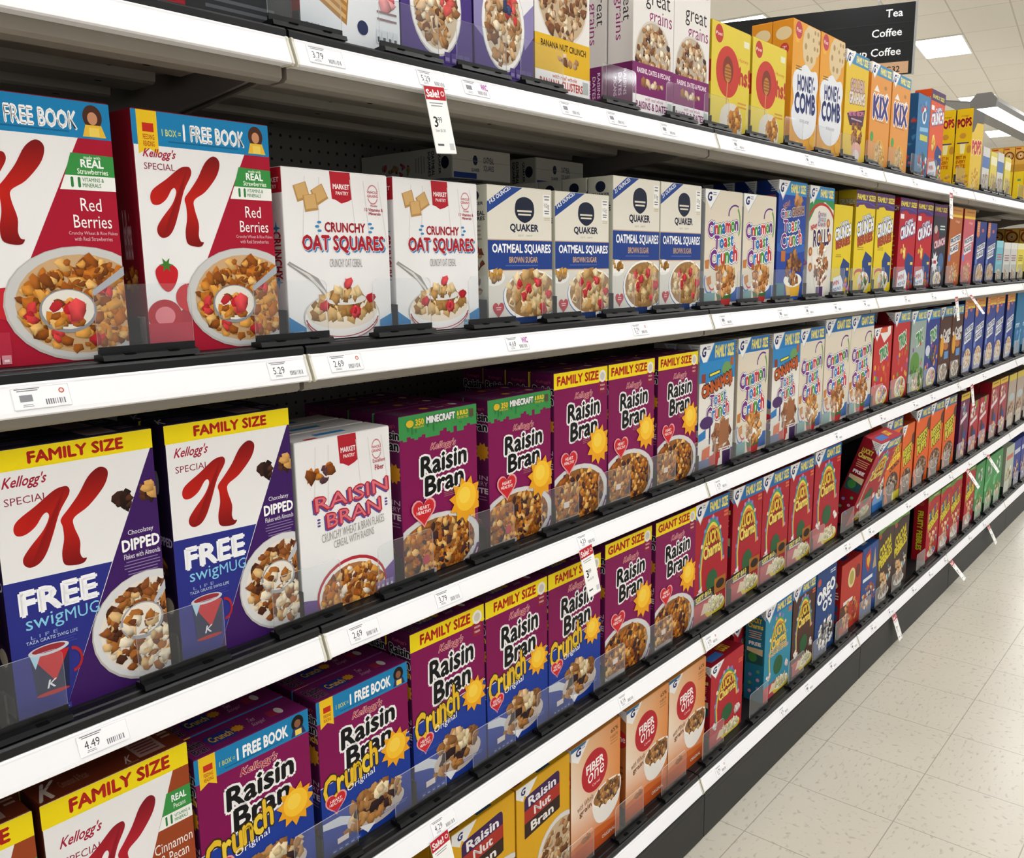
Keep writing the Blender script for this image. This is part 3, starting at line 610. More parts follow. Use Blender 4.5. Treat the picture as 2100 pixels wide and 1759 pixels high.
def d_chr(a):
    bowl(a, .55, .3, .4, .2, ['c98a3a', 'dca858'], 40, .012); a.R(.05, .82, .35, .9, 'b03024')
    a.face = 'spine'; a.R(.03, .68, .97, .985, 'd2a046'); a.E(.5, .835, .45, None, '6a3a1a'); a.E(.5, .835, .32, None, 'c98f45'); a.E(.5, .835, .18, None, '7a451f'); a.T('O', .34, .66, .80, .87, 'f2e2b8', b=.05); a.R(.06, .95, .5, .975, 'b03024'); a.R(.04, .02, .96, .55, 'e0c01e'); a.R(.4, .38, .7, .42, '6a8a5c'); a.face = 'front'
design('chr', .195, .30, .075, 'golden honey oat ring cereal box', 'honey oat ring boxes', d_chr, 'd8a838', 'b8862c', 'a87828')
design('chs', .195, .30, .054, 'slim golden honey oat ring cereal box', 'slim honey oat ring boxes', d_chr, 'd8a838', 'b8862c', 'a87828')

PURP = '800c50'
def rblogo(a, c, v1, kell=True, s=1.08, u0=.25, u1=.84):
    w = u1-u0; h = .115*s
    if kell: a.T("Kellogg's", u0+.22*w, u0+.76*w, v1+.012, v1+.06*s, 'b2283c', b=.02, sh=.4, oc='f0d8d8', ob=.03)
    a.T('Raisin', u0, u1, v1-h*.92, v1, '121214', b=.035, sh=.1, rot=4, oc='f6f4f4', ob=.075)
    a.T('Bran', u0+.08*w, u0+.92*w, v1-h*1.95, v1-h*1.02, '121214', b=.035, sh=.1, rot=4, oc='f6f4f4', ob=.075)
def medal(a):
    a.P([(.83, .90), (.965, .90), (.955, .82), (.84, .82)], '8f1a34'); a.E(.90, .935, .068, .042, 'ece9e4'); a.E(.90, .935, .045, .027, 'cfc8bc'); a.T('HIGH', .86, .94, .868, .88, 'f0d8dc'); a.T('FIBER', .86, .94, .84, .852, 'f0d8dc')
def rbspine(a, cr):
    a.face = 'spine'; a.T("Kellogg's", .25, .85, .93, .955, 'b04a60', sh=.3); a.T('Raisin', .12, .98, .865, .915, '101014', b=.04, oc='cfc8cc', ob=.06); a.T('Bran', .2, .95, .80, .855, '101014', b=.04, oc='cfc8cc', ob=.06)
    if cr: a.R(0, .05, 1, .42, '1c2a6e'); a.T('Crunch', .1, .98, .745, .79, 'e2b83a', b=.03)
    a.burst(.75, .66, .3, 'c98a20', 10); a.T('IN', .6, .95, .47, .50, 'c9aabc', b=.01); a.T('EVERY', .25, .95, .43, .46, 'c9aabc', b=.01); a.T('BITE', .35, .95, .38, .415, 'e0ccd6', b=.04); a.lines(.3, .95, .32, .36, 2, '9a6a86', .3); a.FL(.5, .15, .35, .08, FLK, 12, .008)
    a.face = 'top'; a.T('Raisin', .03, .17, .45, .75, '141016', b=.03, oc='8a6a80', ob=.05); a.T('Bran', .05, .16, .15, .4, '141016', b=.03, oc='8a6a80', ob=.05)
    if cr: a.R(.20, .25, .42, .7, '24307a'); a.T('Crunch', .22, .40, .35, .62, 'c9a23a', b=.03)
    a.burst(.46, .5, .055, 'c98a20', 10); a.T('Two', .57, .63, .5, .72, 'b894a8', b=0, sh=.3); a.T('Scoops!', .56, .67, .22, .45, 'b894a8', b=0, sh=.3); a.R(.72, .3, .80, .62, '8a2440'); a.E(.825, .47, .03, .17, 'c9c0c0'); a.face = 'front'
def d_rb(a, hdr, v1, sv=.46):
    if hdr == 'mc':
        a.R(0, .885, 1, 1, '3a8f4a')
        for i in range(22): a.R(i/22, .885-a.rg.choice([0, .012, .024, .036]), (i+1)/22, .886, '3a8f4a')
        for i in range(14): x = a.rg.uniform(.02, .96); a.R(x, a.rg.uniform(.875, .93), x+.018, a.rg.uniform(.90, .94), '2f7d3f')
        a.T('350', .20, .30, .935, .97, 'e2c22c', b=.05); a.E(.13, .95, .045, .022, 'd9b52c'); a.T('MINECOINS', .17, .30, .918, .93, 'd8c43a'); a.T('MINECRAFT', .335, .70, .935, .975, 'eaeaea', b=.06, oc='2a2a2a', ob=.04); a.T('& BUILD', .73, .88, .948, .975, 'e8d23a', b=.05); a.T('FOR BETTER', .73, .88, .925, .94, 'd8c43a'); a.R(.90, .925, .955, .975, '5a4a3a')
    else: family(a, hdr, u0=.06, u1=.82, v0=.895); medal(a)
    rblogo(a, 0, v1)
    a.lines(.52, .76, v1-.295, v1-.26, 3, 'a8686a', .35)
    bowl(a, .42, .15, .60, .22, FLK+['4a2a2c', '3a2226'], 170, .0105, rim='d2cfd0', milk='8a5c30')
    a.arc(.44, .12, .555, .20, .03, -62, -8, '5a2a76'); a.arc(.44, .095, .545, .20, .02, -70, -10, 'c6c2c6')
    a.heart(.26, .405, .135, 'c8242c', 'e09a9c'); a.T('HEART', .19, .33, .418, .438, 'fbf0f0', b=.02); a.T('HEALTHY', .17, .35, .39, .41, 'fbf0f0', b=.02)
    a.burst(.82, sv-.02, .235, 'e8a01c', 11, .70, .1); a.E(.82, sv, .14, None, 'f5c030'); a.E(.80, sv+.012, .08, None, 'f8cf4a')
    a.E(.27, .10, .045, None, 'b03a4a') if hdr == 'mc' else a.R(.16, .10, .26, .14, 'e0d0c8'); a.R(.05, .0, .40, .03, 'a8a4a6')
    rbspine(a, 0)
design('rbm', .192, .290, .062, 'purple raisin bran box with green pixel banner', 'green banner raisin bran boxes', lambda a: d_rb(a, 'mc', .745, .42), PURP, '5c1848', '561444')
design('rbf', .192, .321, .062, 'purple raisin bran box with yellow family size banner', 'family size raisin bran boxes', lambda a: d_rb(a, 'FAMILY SIZE', .79, .49), PURP, '5c1848', '4e123e')
design('rbg', .201, .336, .064, 'purple raisin bran box with yellow giant size banner', 'giant size raisin bran boxes', lambda a: d_rb(a, 'GIANT SIZE', .79, .49), PURP, '5c1848', '4e123e')
def d_rbc(a, fam):
    s = .0
    a.P([(0, .455), (1, .52), (1, 0), (0, 0)], '1c3a94'); a.P([(0, .455), (1, .52), (1, .526), (0, .461)], 'd8d4e6')
    if fam: family(a, 'FAMILY SIZE', u0=.13, u1=.80, v0=.895); medal(a)
    else: freebook(a, ('17130f', '8a5a40', '2a3560'))
    v1 = .80 if fam else .77
    rblogo(a, 0, v1, s=1.15, u0=.24, u1=.83)
    a.TM('Crunch', .03, .63, .385, .55, ['e9bd2c', 'f0cc3e', 'e9bd2c'], b=.03, rot=14, oc='3a2a12', ob=.045); a.T('Original', .27, .58, .355, .405, 'f2f2f6', b=.01, sh=.1, rot=8)
    a.heart(.15, .33, .10, 'c8242c', 'e09a9c'); a.T('HEART', .09, .21, .337, .354, 'fbf0f0'); a.T('HEALTHY', .08, .22, .316, .333, 'fbf0f0'); a.lines(.05, .4, .265, .285, 2, '3a56a8', .3)
    a.P([(0, .19), (.0, .23), (.18, .225), (.34, .17), (.34, .12), (.2, .16)], 'c9cdd6'); a.E(.58, .135, .33, .10, 'c3b6ac'); a.FL(.58, .20, .28, .09, ['9a6a3a', 'b98a52', '7a4c26', 'd6b48a', '8a5c30'], 55, .014); a.FL(.55, .16, .24, .05, ['3a2426', '2c1a1e', 'a87a48'], 12, .013); a.FL(.68, .225, .1, .04, ['e2d0ac', 'd0b78c'], 9, .012); a.FL(.45, .09, .2, .02, ['b07a42', '8f5f30'], 10, .012); a.P([(.38, .08), (.56, .05), (.47, .01)], 'e8e8ec')
    a.lines(.62, .95, .06, .085, 2, '6a80c0', .3); a.R(.14, .055, .26, .09, 'e4d8d4'); nutri(a, .08, .4, .008, .035, 5, 'a8b8e0', '3a56a8')
    a.burst(.83, .47, .185, 'e8a01c', 11, .70, .1); a.E(.83, .48, .115, None, 'f5c030'); a.E(.815, .49, .065, None, 'f8cf4a')
    rbspine(a, 1)
design('cbk', .197, .280, .062, 'purple and blue raisin crunch box, blue book banner', 'book banner raisin crunch boxes', lambda a: d_rbc(a, 0), PURP, '4e1440', '6a1a54')
design('cfm', .194, .325, .062, 'purple and blue raisin crunch box, yellow banner', 'yellow banner raisin crunch boxes', lambda a: d_rbc(a, 1), PURP, '4e1440', '5a1648')
def d_cmj(a):
    gmtab(a, '1c78be', 'FAMILY SIZE', .86); a.R(0, .70, 1, .86, '2a86c4')
    for i in range(9): a.R(.05+i*.11, .62+a.rg.uniform(0, .08), .10+i*.11, .70, '2a86c4' if i % 2 else 'e9e6e0')
    a.E(.76, .78, .14, .06, '6a9a5c'); a.R(.06, .70, .17, .77, '8a3a28'); a.R(.86, .80, .95, .87, 'a85a30'); a.P([(.26, .735), (.58, .755), (.58, .785), (.26, .765)], '2a2a20'); a.P([(.28, .742), (.56, .76), (.56, .778), (.28, .76)], 'e2dc4a')
    a.T('CINNAMOJI', .08, .92, .60, .715, 'c65a20', b=.06, rot=11, oc='241a18', ob=.07); a.TM('Toast', .30, .76, .515, .605, CTC, rot=8, oc='fbfaf8', oc2='2f1f5c'); a.TM('Crunch', .22, .86, .395, .515, CTC, rot=8, oc='fbfaf8', oc2='2f1f5c')
    a.E(.22, .38, .18, .05, '4a2a62'); a.P([(.3, .35), (.34, .35), (.33, .2), (.3, .2)], '3f2456'); a.FL(.65, .22, .26, .15, ['8a5638', 'a06a48', '6f4028', 'b58058'], 40, .016, 4); a.P([(.60, .34), (.86, .37), (.86, .18), (.58, .16)], '9a6440'); a.P([(.10, .08), (.32, .10), (.33, .19), (.12, .17)], 'd05a28'); a.P([(0, .24), (.2, .26), (.2, .33), (0, .3)], '2f78b8')
    a.R(.70, 0, 1, .12, '3f2452'); a.lines(.56, .92, .10, .14, 2, 'e6e2ec'); a.R(.0, 0, .36, .09, '5a6a92'); a.P(a.clip([(.3, .1), (.62, .12), (.55, 0), (.35, 0)]), 'b0342e')
    a.face = 'spine'; a.FL(.5, .3, .4, .28, ['c0303a', '2f62b0', '4a8a3c', '6a2f7a'], 20, .02); a.lines(.2, .9, .62, .9, 6, '9a9aa4', .3); a.face = 'front'
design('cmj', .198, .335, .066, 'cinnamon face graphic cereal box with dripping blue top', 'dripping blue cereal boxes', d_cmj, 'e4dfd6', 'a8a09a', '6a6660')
def trix(a, hdr, n):
    gmtab(a, '2f80b8' if hdr else None, hdr)
    if not hdr: a.P([(.3, .93), (.78, 1), (.9, 1), (.9, .9), (.55, .8)], 'e4e0dc'); a.R(.32, .93, .72, .985, 'd4562c')
    a.T('TRIX', .34, .80, .60, .74, '3a8a4a', b=.07, rot=14, oc='f0f2ee', ob=.06)
    for i in range(16): a.E(a.rg.uniform(.08, .92), a.rg.uniform(.25, .6), .05, None, a.rg.choice(['d8a030', '8a4a9a', 'c8542c', '5a9a3c', 'd06a8a']), 14)
    a.E(.55, .12, .34, .13, 'd9c848'); bowl(a, .55, .14, .32, .11, MIX, 40, .012)
    a.face = 'spine'; a.E(.5, .80, .2, .03, '8a9a7a'); a.face = 'front'
design('trs', .203, .297, .064, 'small red fruit ball cereal box with white corners', 'small red fruit ball boxes', lambda a: trix(a, None, 0), 'c02c28', '8a1018', '8a1018')
design('trg', .203, .346, .064, 'tall red fruit ball cereal box with blue header', 'tall red fruit ball boxes', lambda a: trix(a, 'FAMILY SIZE', 0), 'b82a2c', '6f0c14', '7a3a2c')
design('trn', .203, .339, .064, 'silvery green fruit ball cereal box', 'silvery green fruit ball boxes', lambda a: (trix(a, 'FAMILY SIZE', 0), a.E(.35, .35, .3, .15, '5a8a3c'), a.FL(.5, .2, .4, .14, ['5a8a3c', '7aa04a', '3f6a2c'], 20, .018)), '93a29c', '7a8a86')
design('trb', .203, .336, .064, 'indigo fruit ball cereal box', 'indigo fruit ball boxes', lambda a: (trix(a, 'FAMILY SIZE', 0), a.FL(.6, .45, .22, .14, ['4a3438', '6a4a4a', '8a6a62'], 18, .014), a.E(.2, .48, .16, .07, 'c8ccd8')), '2c3a86', '1f2a66')
def d_ccp(a):
    gmtab(a, '2f80b8', 'FAMILY SIZE'); a.T('Cocoa', .30, .92, .60, .72, 'ded8d6', b=.06, rot=10, oc='2a1812', ob=.06); a.T('Puffs', .34, .86, .50, .60, 'ded8d6', b=.06, rot=10, oc='2a1812', ob=.06)
    a.E(.25, .48, .16, .14, 'd89a24'); a.E(.15, .62, .08, .03, 'e0e0e0'); a.R(.5, .3, .85, .40, '5a8ac0'); a.E(.6, .47, .2, .05, 'b0683a'); bowl(a, .5, .13, .36, .11, PUF, 40, .013)
design('ccp', .188, .338, .062, 'brown chocolate puff cereal box', 'brown chocolate puff boxes', d_ccp, '4a2a20', '7a3f1c', '4a2a20')
def d_blu(a): a.T('ITE', .1, .6, .44, .5, 'c8dce8', b=.05); a.FL(.5, .3, .4, .25, ['3a7ab0', '2a5a90', '5a9ac8'], 20, .02)
design('blw', .20, .357, .062, 'ocean blue cereal box at the far end', 'ocean blue boxes', d_blu, '1f6a96', '17557c')

def lucky(a, hdr, get, bg='a81c2c', cluster=None):
    if hdr: gmtab(a, '1c6cb0', hdr)
    else: gmtab(a, None)
    for k, c in enumerate(('3a7ab8', '4a9a5c', 'e6cf4a', 'd8803a')): a.arc(.5, .34, .37-.018*k, .515-.025*k, .019, 12, 168, c); 
    for k, c in enumerate(('3a7ab8', '4a9a5c', 'e6cf4a', 'd8803a')): a.P([(.13+.018*k, .44), (.149+.018*k, .44), (.18+.018*k, .25), (.162+.018*k, .25)], c)
    for i in range(9):
        t = R(12+19*i); a.E(.5+.37*math.cos(t), .35+.50*math.sin(t), .032, None, ['c98ab0', '6a8fc4', 'e0d0b0', '8a7ab8', 'd8889a'][i % 5], 10)
    a.T('LUCKY', .31, .71, .63, .73, 'e8c440', b=.06, oc='4a2a16', ob=.05, rot=3); a.T('Charms', .25, .76, .525, .625, 'f0d266', b=.05, oc='4a2a16', ob=.05, rot=4)
    a.R(.84, .84, .97, .86, 'd86a4a'); a.R(.84, .81, .97, .83, 'd86a4a')
    a.E(.52, .30, .17, .10, '2a5a34', 24); a.FL(.17, .24, .07, .03, ['e8dcd8', 'd8c4c4'], 6, .012); a.FL(.85, .25, .07, .03, ['e8dcd8', 'd8c4c4'], 6, .012)
    if cluster: a.T(cluster, .2, .8, .45, .51, 'a88a4a', b=.04, oc='f0e0c0')
    if get:
        a.R(0, .165, 1, .245, '1f1b1a'); a.T('GET $13', .06, .50, .185, .23, 'e8d030', b=.05, rot=4); a.R(.60, .17, .95, .30, 'a8641f'); a.E(.78, .24, .13, .04, '2c1d14'); a.R(.06, .168, .5, .18, 'c9c6c0')
    a.R(.0, .0, .55, .15, 'bb4850'); a.E(.64, .06, .30, .085, 'd9c13a'); a.E(.64, .085, .27, .06, 'efe6cc'); a.FL(.62, .10, .24, .055, CRM, 40, .010)
    a.P([(.2, .05), (.42, .05), (.45, .12), (.3, .14)], 'dcc9a8')
    a.face = 'spine'; a.T('LUCKY', .2, .8, .84, .89, 'd8b84a', b=.06, oc='4a2a16', ob=.04); a.T('Charms', .12, .88, .78, .83, 'e6cc6a', b=.05, oc='4a2a16', ob=.04); a.lines(.15, .85, .66, .75, 4, 'd89a7a', .4); a.T('FREE', .2, .8, .60, .635, 'f4ecec', b=.05); a.R(.08, .40, .92, .57, '23484a'); a.E(.4, .47, .22, .05, '3a7a3c'); a.P([(.1, .53), (.9, .5), (.9, .57), (.1, .57)], 'c9b48a')
    for i in range(6): a.E(.5+.2*((i % 2)*2-1), .1+.045*i, .09, None, ['c98ab0', '8a7ab8', '5a8a5c'][i % 3], 10)
    a.face = 'top'; a.R(.14, .2, .5, .6, '3a6ab0'); a.T('LUCKY', .58, .8, .35, .75, 'd8b02c', b=.06); a.face = 'front'
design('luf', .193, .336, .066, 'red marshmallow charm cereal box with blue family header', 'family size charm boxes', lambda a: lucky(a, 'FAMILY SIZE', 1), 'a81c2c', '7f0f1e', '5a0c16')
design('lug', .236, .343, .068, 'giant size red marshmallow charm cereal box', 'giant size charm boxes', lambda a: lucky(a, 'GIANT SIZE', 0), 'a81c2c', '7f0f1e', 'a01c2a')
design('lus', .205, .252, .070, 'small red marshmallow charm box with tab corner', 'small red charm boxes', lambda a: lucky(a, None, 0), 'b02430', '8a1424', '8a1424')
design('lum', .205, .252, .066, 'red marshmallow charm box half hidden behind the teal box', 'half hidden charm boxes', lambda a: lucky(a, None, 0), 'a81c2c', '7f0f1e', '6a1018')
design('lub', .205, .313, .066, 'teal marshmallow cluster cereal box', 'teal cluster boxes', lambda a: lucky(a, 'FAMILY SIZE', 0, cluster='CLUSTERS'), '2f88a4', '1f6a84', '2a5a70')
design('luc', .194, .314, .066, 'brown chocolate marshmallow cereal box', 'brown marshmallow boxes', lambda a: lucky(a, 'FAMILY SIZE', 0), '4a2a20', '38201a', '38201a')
def d_coo(a): bowl(a, .6, .45, .42, .28, PUF+['e6e0d8', 'c9beb0'], 30, .012); a.R(0, 0, 1, .12, '2a6ab0'); a.R(0, .85, 1, 1, '2a4a80')
design('coo', .122, .24, .06, 'light blue cookie cereal box beside the tipped box', 'light blue boxes', d_coo, '6f9ac4', '5a80a8')
def reese(a, hdr, cl):
    gmtab(a, '2a6aa0' if hdr else None, hdr); a.E(.98, .76, .2, .09, '4a2614')
    if cl: a.T('REESES', .22, .9, .66, .75, 'd0c82c', b=.06, rot=10, oc='1c1a10'); a.T('PUFFS', .25, .85, .56, .65, 'd0c82c', b=.06, rot=10, oc='1c1a10'); a.T('CLUSTER', .1, .95, .46, .53, 'e6d43a', b=.06, rot=10); a.T('CRUNCH', .3, .9, .40, .45, '2a1a12', b=.05, rot=10)
    else: a.T("REESE'S", .12, .84, .56, .68, 'd0c82c', b=.06, rot=12, oc='1c1a10', ob=.08); a.T('PUFFS', .18, .80, .43, .55, 'd0c82c', b=.06, rot=12, oc='1c1a10', ob=.08)
    a.P(a.clip([(.1, .2), (.9, .2), (.72, 0), (.3, 0)]), '4a2c1e'); bowl(a, .5, .22, .40, .14, PUF+['c9b8a8'], 50, .013, rim='5a3a2a', milk='4a3226')
    if cl: a.R(.55, 0, 1, .1, 'd8c83a')
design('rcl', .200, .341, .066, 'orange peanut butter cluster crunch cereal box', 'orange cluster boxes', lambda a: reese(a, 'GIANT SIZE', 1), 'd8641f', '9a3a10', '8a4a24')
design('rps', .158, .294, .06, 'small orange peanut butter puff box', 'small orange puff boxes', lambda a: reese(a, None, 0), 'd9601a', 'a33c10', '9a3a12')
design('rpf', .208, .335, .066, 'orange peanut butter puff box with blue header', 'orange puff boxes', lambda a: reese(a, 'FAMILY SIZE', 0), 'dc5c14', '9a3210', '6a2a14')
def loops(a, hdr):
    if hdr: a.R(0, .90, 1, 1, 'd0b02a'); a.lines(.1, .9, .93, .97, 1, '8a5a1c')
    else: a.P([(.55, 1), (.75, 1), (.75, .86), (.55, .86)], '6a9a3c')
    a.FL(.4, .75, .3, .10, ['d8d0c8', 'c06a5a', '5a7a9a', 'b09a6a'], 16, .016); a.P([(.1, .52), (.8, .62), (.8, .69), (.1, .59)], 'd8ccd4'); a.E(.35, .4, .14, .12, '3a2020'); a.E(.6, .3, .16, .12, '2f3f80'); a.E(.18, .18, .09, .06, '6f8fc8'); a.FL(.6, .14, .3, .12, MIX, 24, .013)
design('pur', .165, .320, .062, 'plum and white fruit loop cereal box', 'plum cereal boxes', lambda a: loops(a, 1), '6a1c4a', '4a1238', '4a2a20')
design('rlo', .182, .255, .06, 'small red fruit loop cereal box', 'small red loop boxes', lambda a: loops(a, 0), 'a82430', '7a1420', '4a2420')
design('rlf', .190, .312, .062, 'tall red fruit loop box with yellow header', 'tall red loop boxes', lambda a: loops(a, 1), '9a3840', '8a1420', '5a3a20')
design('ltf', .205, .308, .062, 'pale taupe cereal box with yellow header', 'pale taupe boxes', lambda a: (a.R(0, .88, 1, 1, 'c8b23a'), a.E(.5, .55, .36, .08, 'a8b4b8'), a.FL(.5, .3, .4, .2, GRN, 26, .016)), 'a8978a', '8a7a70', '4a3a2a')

def d_rnb(a):
    a.P([(.12, 1), (.38, 1), (.2, .89), (.13, .93)], 'e8e8e6'); a.P([(0, 1), (.20, 1), (.12, .88), (0, .93)], 'e4e4e2'); a.T('G', .09, .16, .93, .98, '23286a', b=.05, sh=.2)
    a.P([(.14, .58), (.14, .865), (.15, .885), (.18, .90), (.74, .93), (.775, .925), (.795, .905), (.80, .62), (.77, .612), (.15, .572)], '3d2050')
    a.P([(.14, .69), (.14, .79), (.798, .825), (.80, .725)], 'a83226'); a.P([(.14, .58), (.14, .69), (.80, .725), (.80, .62), (.77, .612), (.15, .572)], '33231c')
    a.T('Raisin', .22, .72, .82, .89, 'f4eff2', b=.03, rot=4); a.T('Nut', .32, .62, .725, .79, 'f6ecec', b=.03, rot=4); a.T('Bran', .26, .67, .615, .685, 'f2ece6', b=.03, rot=4)
    bowl(a, .82, .27, .47, .29, GRN, 90, .013, rim='d8d4ce', milk='c0a888'); a.FL(.1, .35, .04, .02, ['b5803a', 'd0a050'], 5, .012)
    a.face = 'top'; a.R(.02, .15, .16, .8, '8a2a2a'); a.R(.42, .1, .66, .85, '2a4a62'); a.R(.45, .3, .62, .6, '9ab4c4'); a.face = 'front'
design('rnb', .188, .297, .062, 'golden yellow nut bran cereal box', 'golden nut bran boxes', d_rnb, 'd9a41c', 'c08a14', 'd09c1c')
def d_fib(a):
    a.raw([(0, 1), (1, 1), (1, .5), (0, .5), (0, .12), (1, .12)], [(0, 1, 2, 3), (3, 2, 5, 4)], [hx('e6c8a4'), hx('d8894a'), hx('dc8a44'), hx('eedcc8'), hx('dd8a44'), hx('cf6a24')])
    a.R(0, 0, 1, .12, 'b8501f'); a.P([(0, .12), (0, .16), (.5, .19), (1, .15), (1, .12)], 'c8642a'); a.FL(.32, .165, .06, .012, ['7a4420', '9a5c2a'], 4, .012)
    a.P([(0, 1), (.36, 1), (.14, .855), (.02, .90)], 'ecebea'); a.T('G', .10, .19, .915, .975, '23286a', b=.05, sh=.2); a.lines(.2, .28, .95, .98, 2, '8a8cac'); a.P([(0, 1), (.12, 1), (.3, 1), (.28, .985), (0, .97)], '2a6a9a')
    a.E(.47, .70, .265, .175, 'b5222c', 36); a.T('FIBER', .30, .65, .715, .785, 'fbf6f4', b=.03, rot=6); a.T('one', .33, .66, .625, .705, 'fbf6f4', b=.01, sh=.15, rot=6); a.T('Cereal', .42, .57, .575, .598, 'f0c8c0', rot=6)
    a.T('65%', .80, .95, .915, .95, '6a4a2a', b=.02, rot=5); a.T('FIBER', .79, .95, .865, .89, '7a5a34', b=.01, rot=5); a.lines(.78, .95, .80, .85, 2, 'a87a44', .3)
    a.T('with Whole', .12, .44, .455, .505, '7a5230', b=0, sh=.15, rot=8); a.T('grain', .16, .40, .39, .445, '6a4424', b=.02, rot=8)
    a.P(spl([(.42, .43), (.50, .24), (.70, .19), (.90, .24), (1.0, .34), (1.0, .5), (.7, .5)], 3), 'e9e4dd'); a.E(.75, .43, .335, .10, 'f0ece6', clip=True); a.E(.75, .43, .31, .085, '9a6a3c'); a.FL(.75, .43, .29, .085, ['b07a44', '8a5a2c', 'c89a62', '6a4422', '4a3a3c'], 70, .0085, 4)
    a.T('ORIGINAL', .62, .90, .05, .08, 'f0d8c8', b=.02)
    a.face = 'spine'; a.E(.7, .74, .35, .08, 'b5222c'); a.T('one', .5, .95, .72, .76, 'f4e4e0'); a.lines(.3, .9, .35, .5, 3, '7a4a24', .4); a.P([(1, 1), (.3, 1), (1, .9)], 'd8d8d8')
    a.face = 'top'; a.E(.22, .5, .07, .3, 'a8323a'); a.R(.55, .2, .78, .8, '3a4a5a'); a.R(.58, .35, .74, .6, '7a98b0'); a.face = 'front'
design('fib', .200, .300, .064, 'orange high fiber cereal box with red oval', 'orange high fiber boxes', d_fib, 'e0a868', 'a8602c', 'cf8a44')
def d_ore(a): a.E(.14, .88, .08, .045, 'c8503a'); a.T('OREO', .06, .94, .66, .80, 'f6f8fb', b=.06, rot=13, oc='16306a', ob=.06); a.T("O'S", .35, .80, .51, .63, 'f6f8fb', b=.05, rot=8, oc='16306a', ob=.06); a.lines(.66, .94, .90, .95, 2, 'dfe6f2'); a.FL(.55, .22, .42, .17, ['2c2a2c', 'dcd8d6', '4a4644', '8a8684', 'f0eeec'], 70, .016)
design('ore', .182, .311, .064, 'deep blue cookie ring cereal box', 'deep blue cookie ring boxes', d_ore, '1f437e', '17305c', '1f4a80')
def d_hero(a, bg):
    if bg == 'r': a.E(.5, .74, .17, .14, 'd8cf9a'); a.E(.5, .74, .11, .10, 'b0a050'); a.E(.8, .78, .12, .10, '6a2a28'); a.R(.15, .40, .6, .45, 'dcdcdc'); a.R(.0, .12, .4, .4, '5a3a2c'); a.FL(.5, .22, .4, .2, ['c98a52', 'b5723a', 'dba878', '8a3a2c'], 36, .014)
    else: a.P([(.2, .88), (.5, .95), (.56, .78), (.42, .6), (.22, .74)], 'b5322a'); a.P([(.27, .84), (.46, .88), (.48, .78), (.40, .68), (.29, .76)], 'd8b23a'); a.P([(.68, .62), (.92, .62), (.8, .92)], 'b09a6c'); a.R(.1, .50, .7, .55, 'dfe4ea'); a.FL(.5, .22, .42, .2, ['c98a3a', 'e2dcd2', 'a8642c', '3a56a0', 'b8442c'], 40, .014)
    a.face = 'spine'; a.E(.5, .72, .3, .06, 'c9c8a0'); a.lines(.2, .9, .5, .62, 3, 'c9c4b8', .4)
    for i in range(3): a.R(.15, .08+.13*i, .85, .18+.13*i, '2f4a70')
    a.face = 'top'; a.R(.3, .3, .6, .7, '2a2a5a' if bg == 'r' else '9aa8c0'); a.face = 'front'
design('wrd', .215, .273, .064, 'bright red cereal box with pale oval emblem', 'bright red boxes', lambda a: d_hero(a, 'r'), 'b5382c', '9a1a1c', '8a1418')
design('shd', .178, .280, .064, 'blue cereal box with red and yellow shield', 'blue shield boxes', lambda a: d_hero(a, 'b'), '2a4a88', '1f3768', '2a4f8c')
def pebbles(a, bg, cols, t1):
    a.P([(0, 1), (1, 1), (1, .93), (.5, .955), (0, .90)], '5f8f3c'); a.E(.12, .89, .08, .035, 'b8483a'); a.lines(.4, .85, .955, .985, 1, 'b8cf94')
    a.TM(t1, .12, .84, .645, .78, cols, b=.06, rot=16, oc='1f1512', ob=.05); a.T('PEBBLES', .10, .90, .50, .63, 'd8c62c', b=.06, rot=16, oc='1f1512', ob=.05)
    a.FL(.45, .28, .22, .12, ['c9a070', 'a87a48', 'e0c090'], 12, .018); a.FL(.75, .3, .14, .12, ['d8c8b0', 'b89468', '5a8a9a'], 8, .016); a.E(.5, .08, .34, .07, 'd9d4cc'); a.FL(.5, .10, .28, .05, MIX if bg == 'r' else PUF, 24, .012)
    a.face = 'spine'; a.TM(t1, .0, .0, 0, 0, cols) if 0 else a.T(t1+' PEBBLES', .3, .68, .17, .78, 'd8c62c', b=.05, oc='1f1512', ob=.04, vert=True); a.E(.5, .9, .22, .04, 'a83a34'); a.face = 'front'
YL = ['d8c62c']
design('cop', .200, .318, .06, 'dark brown cocoa pebble cereal box', 'cocoa pebble boxes', lambda a: pebbles(a, 'b', YL, 'COCOA'), '43302a', '33221e', '3a4a2a')
design('frp', .196, .305, .06, 'red fruity pebble cereal box', 'fruity pebble boxes', lambda a: pebbles(a, 'r', ['d8c62c', '3a6ab8', 'c8c02c', '4a9a4c', '7a4a9a', 'd8862c'], 'FRUITY'), 'b0202a', '9a1420', '5a7a34')
def leafy(a): a.FL(.5, .75, .3, .12, ['8aa88a', 'c9d0c4', '5a7a5c'], 16, .018); a.E(.14, .45, .10, .09, '9cc49c'); a.P([(.0, .38), (.6, .55), (.6, .62), (0, .5)], '5fb06c'); a.FL(.6, .2, .3, .16, GRN, 26, .015)
design('grn', .205, .296, .062, 'leaf green cereal box', 'leaf green boxes', leafy, '3f8a4c', '2a7a38', '2a5a34')
design('wht', .22, .274, .062, 'pale sage cereal box', 'pale sage boxes', lambda a: (a.R(.1, .7, .9, .8, 'c0685c'), a.FL(.5, .3, .35, .2, GRN, 24, .016)), 'b4bba8', '98a08c')
design('nvy', .20, .274, .062, 'navy blue cereal box at the far right end', 'navy boxes', lambda a: (a.R(.1, .7, .9, .8, 'c0c4d4'), a.FL(.5, .3, .35, .2, GRN, 24, .016)), '2a3a8a', '1f2c70')

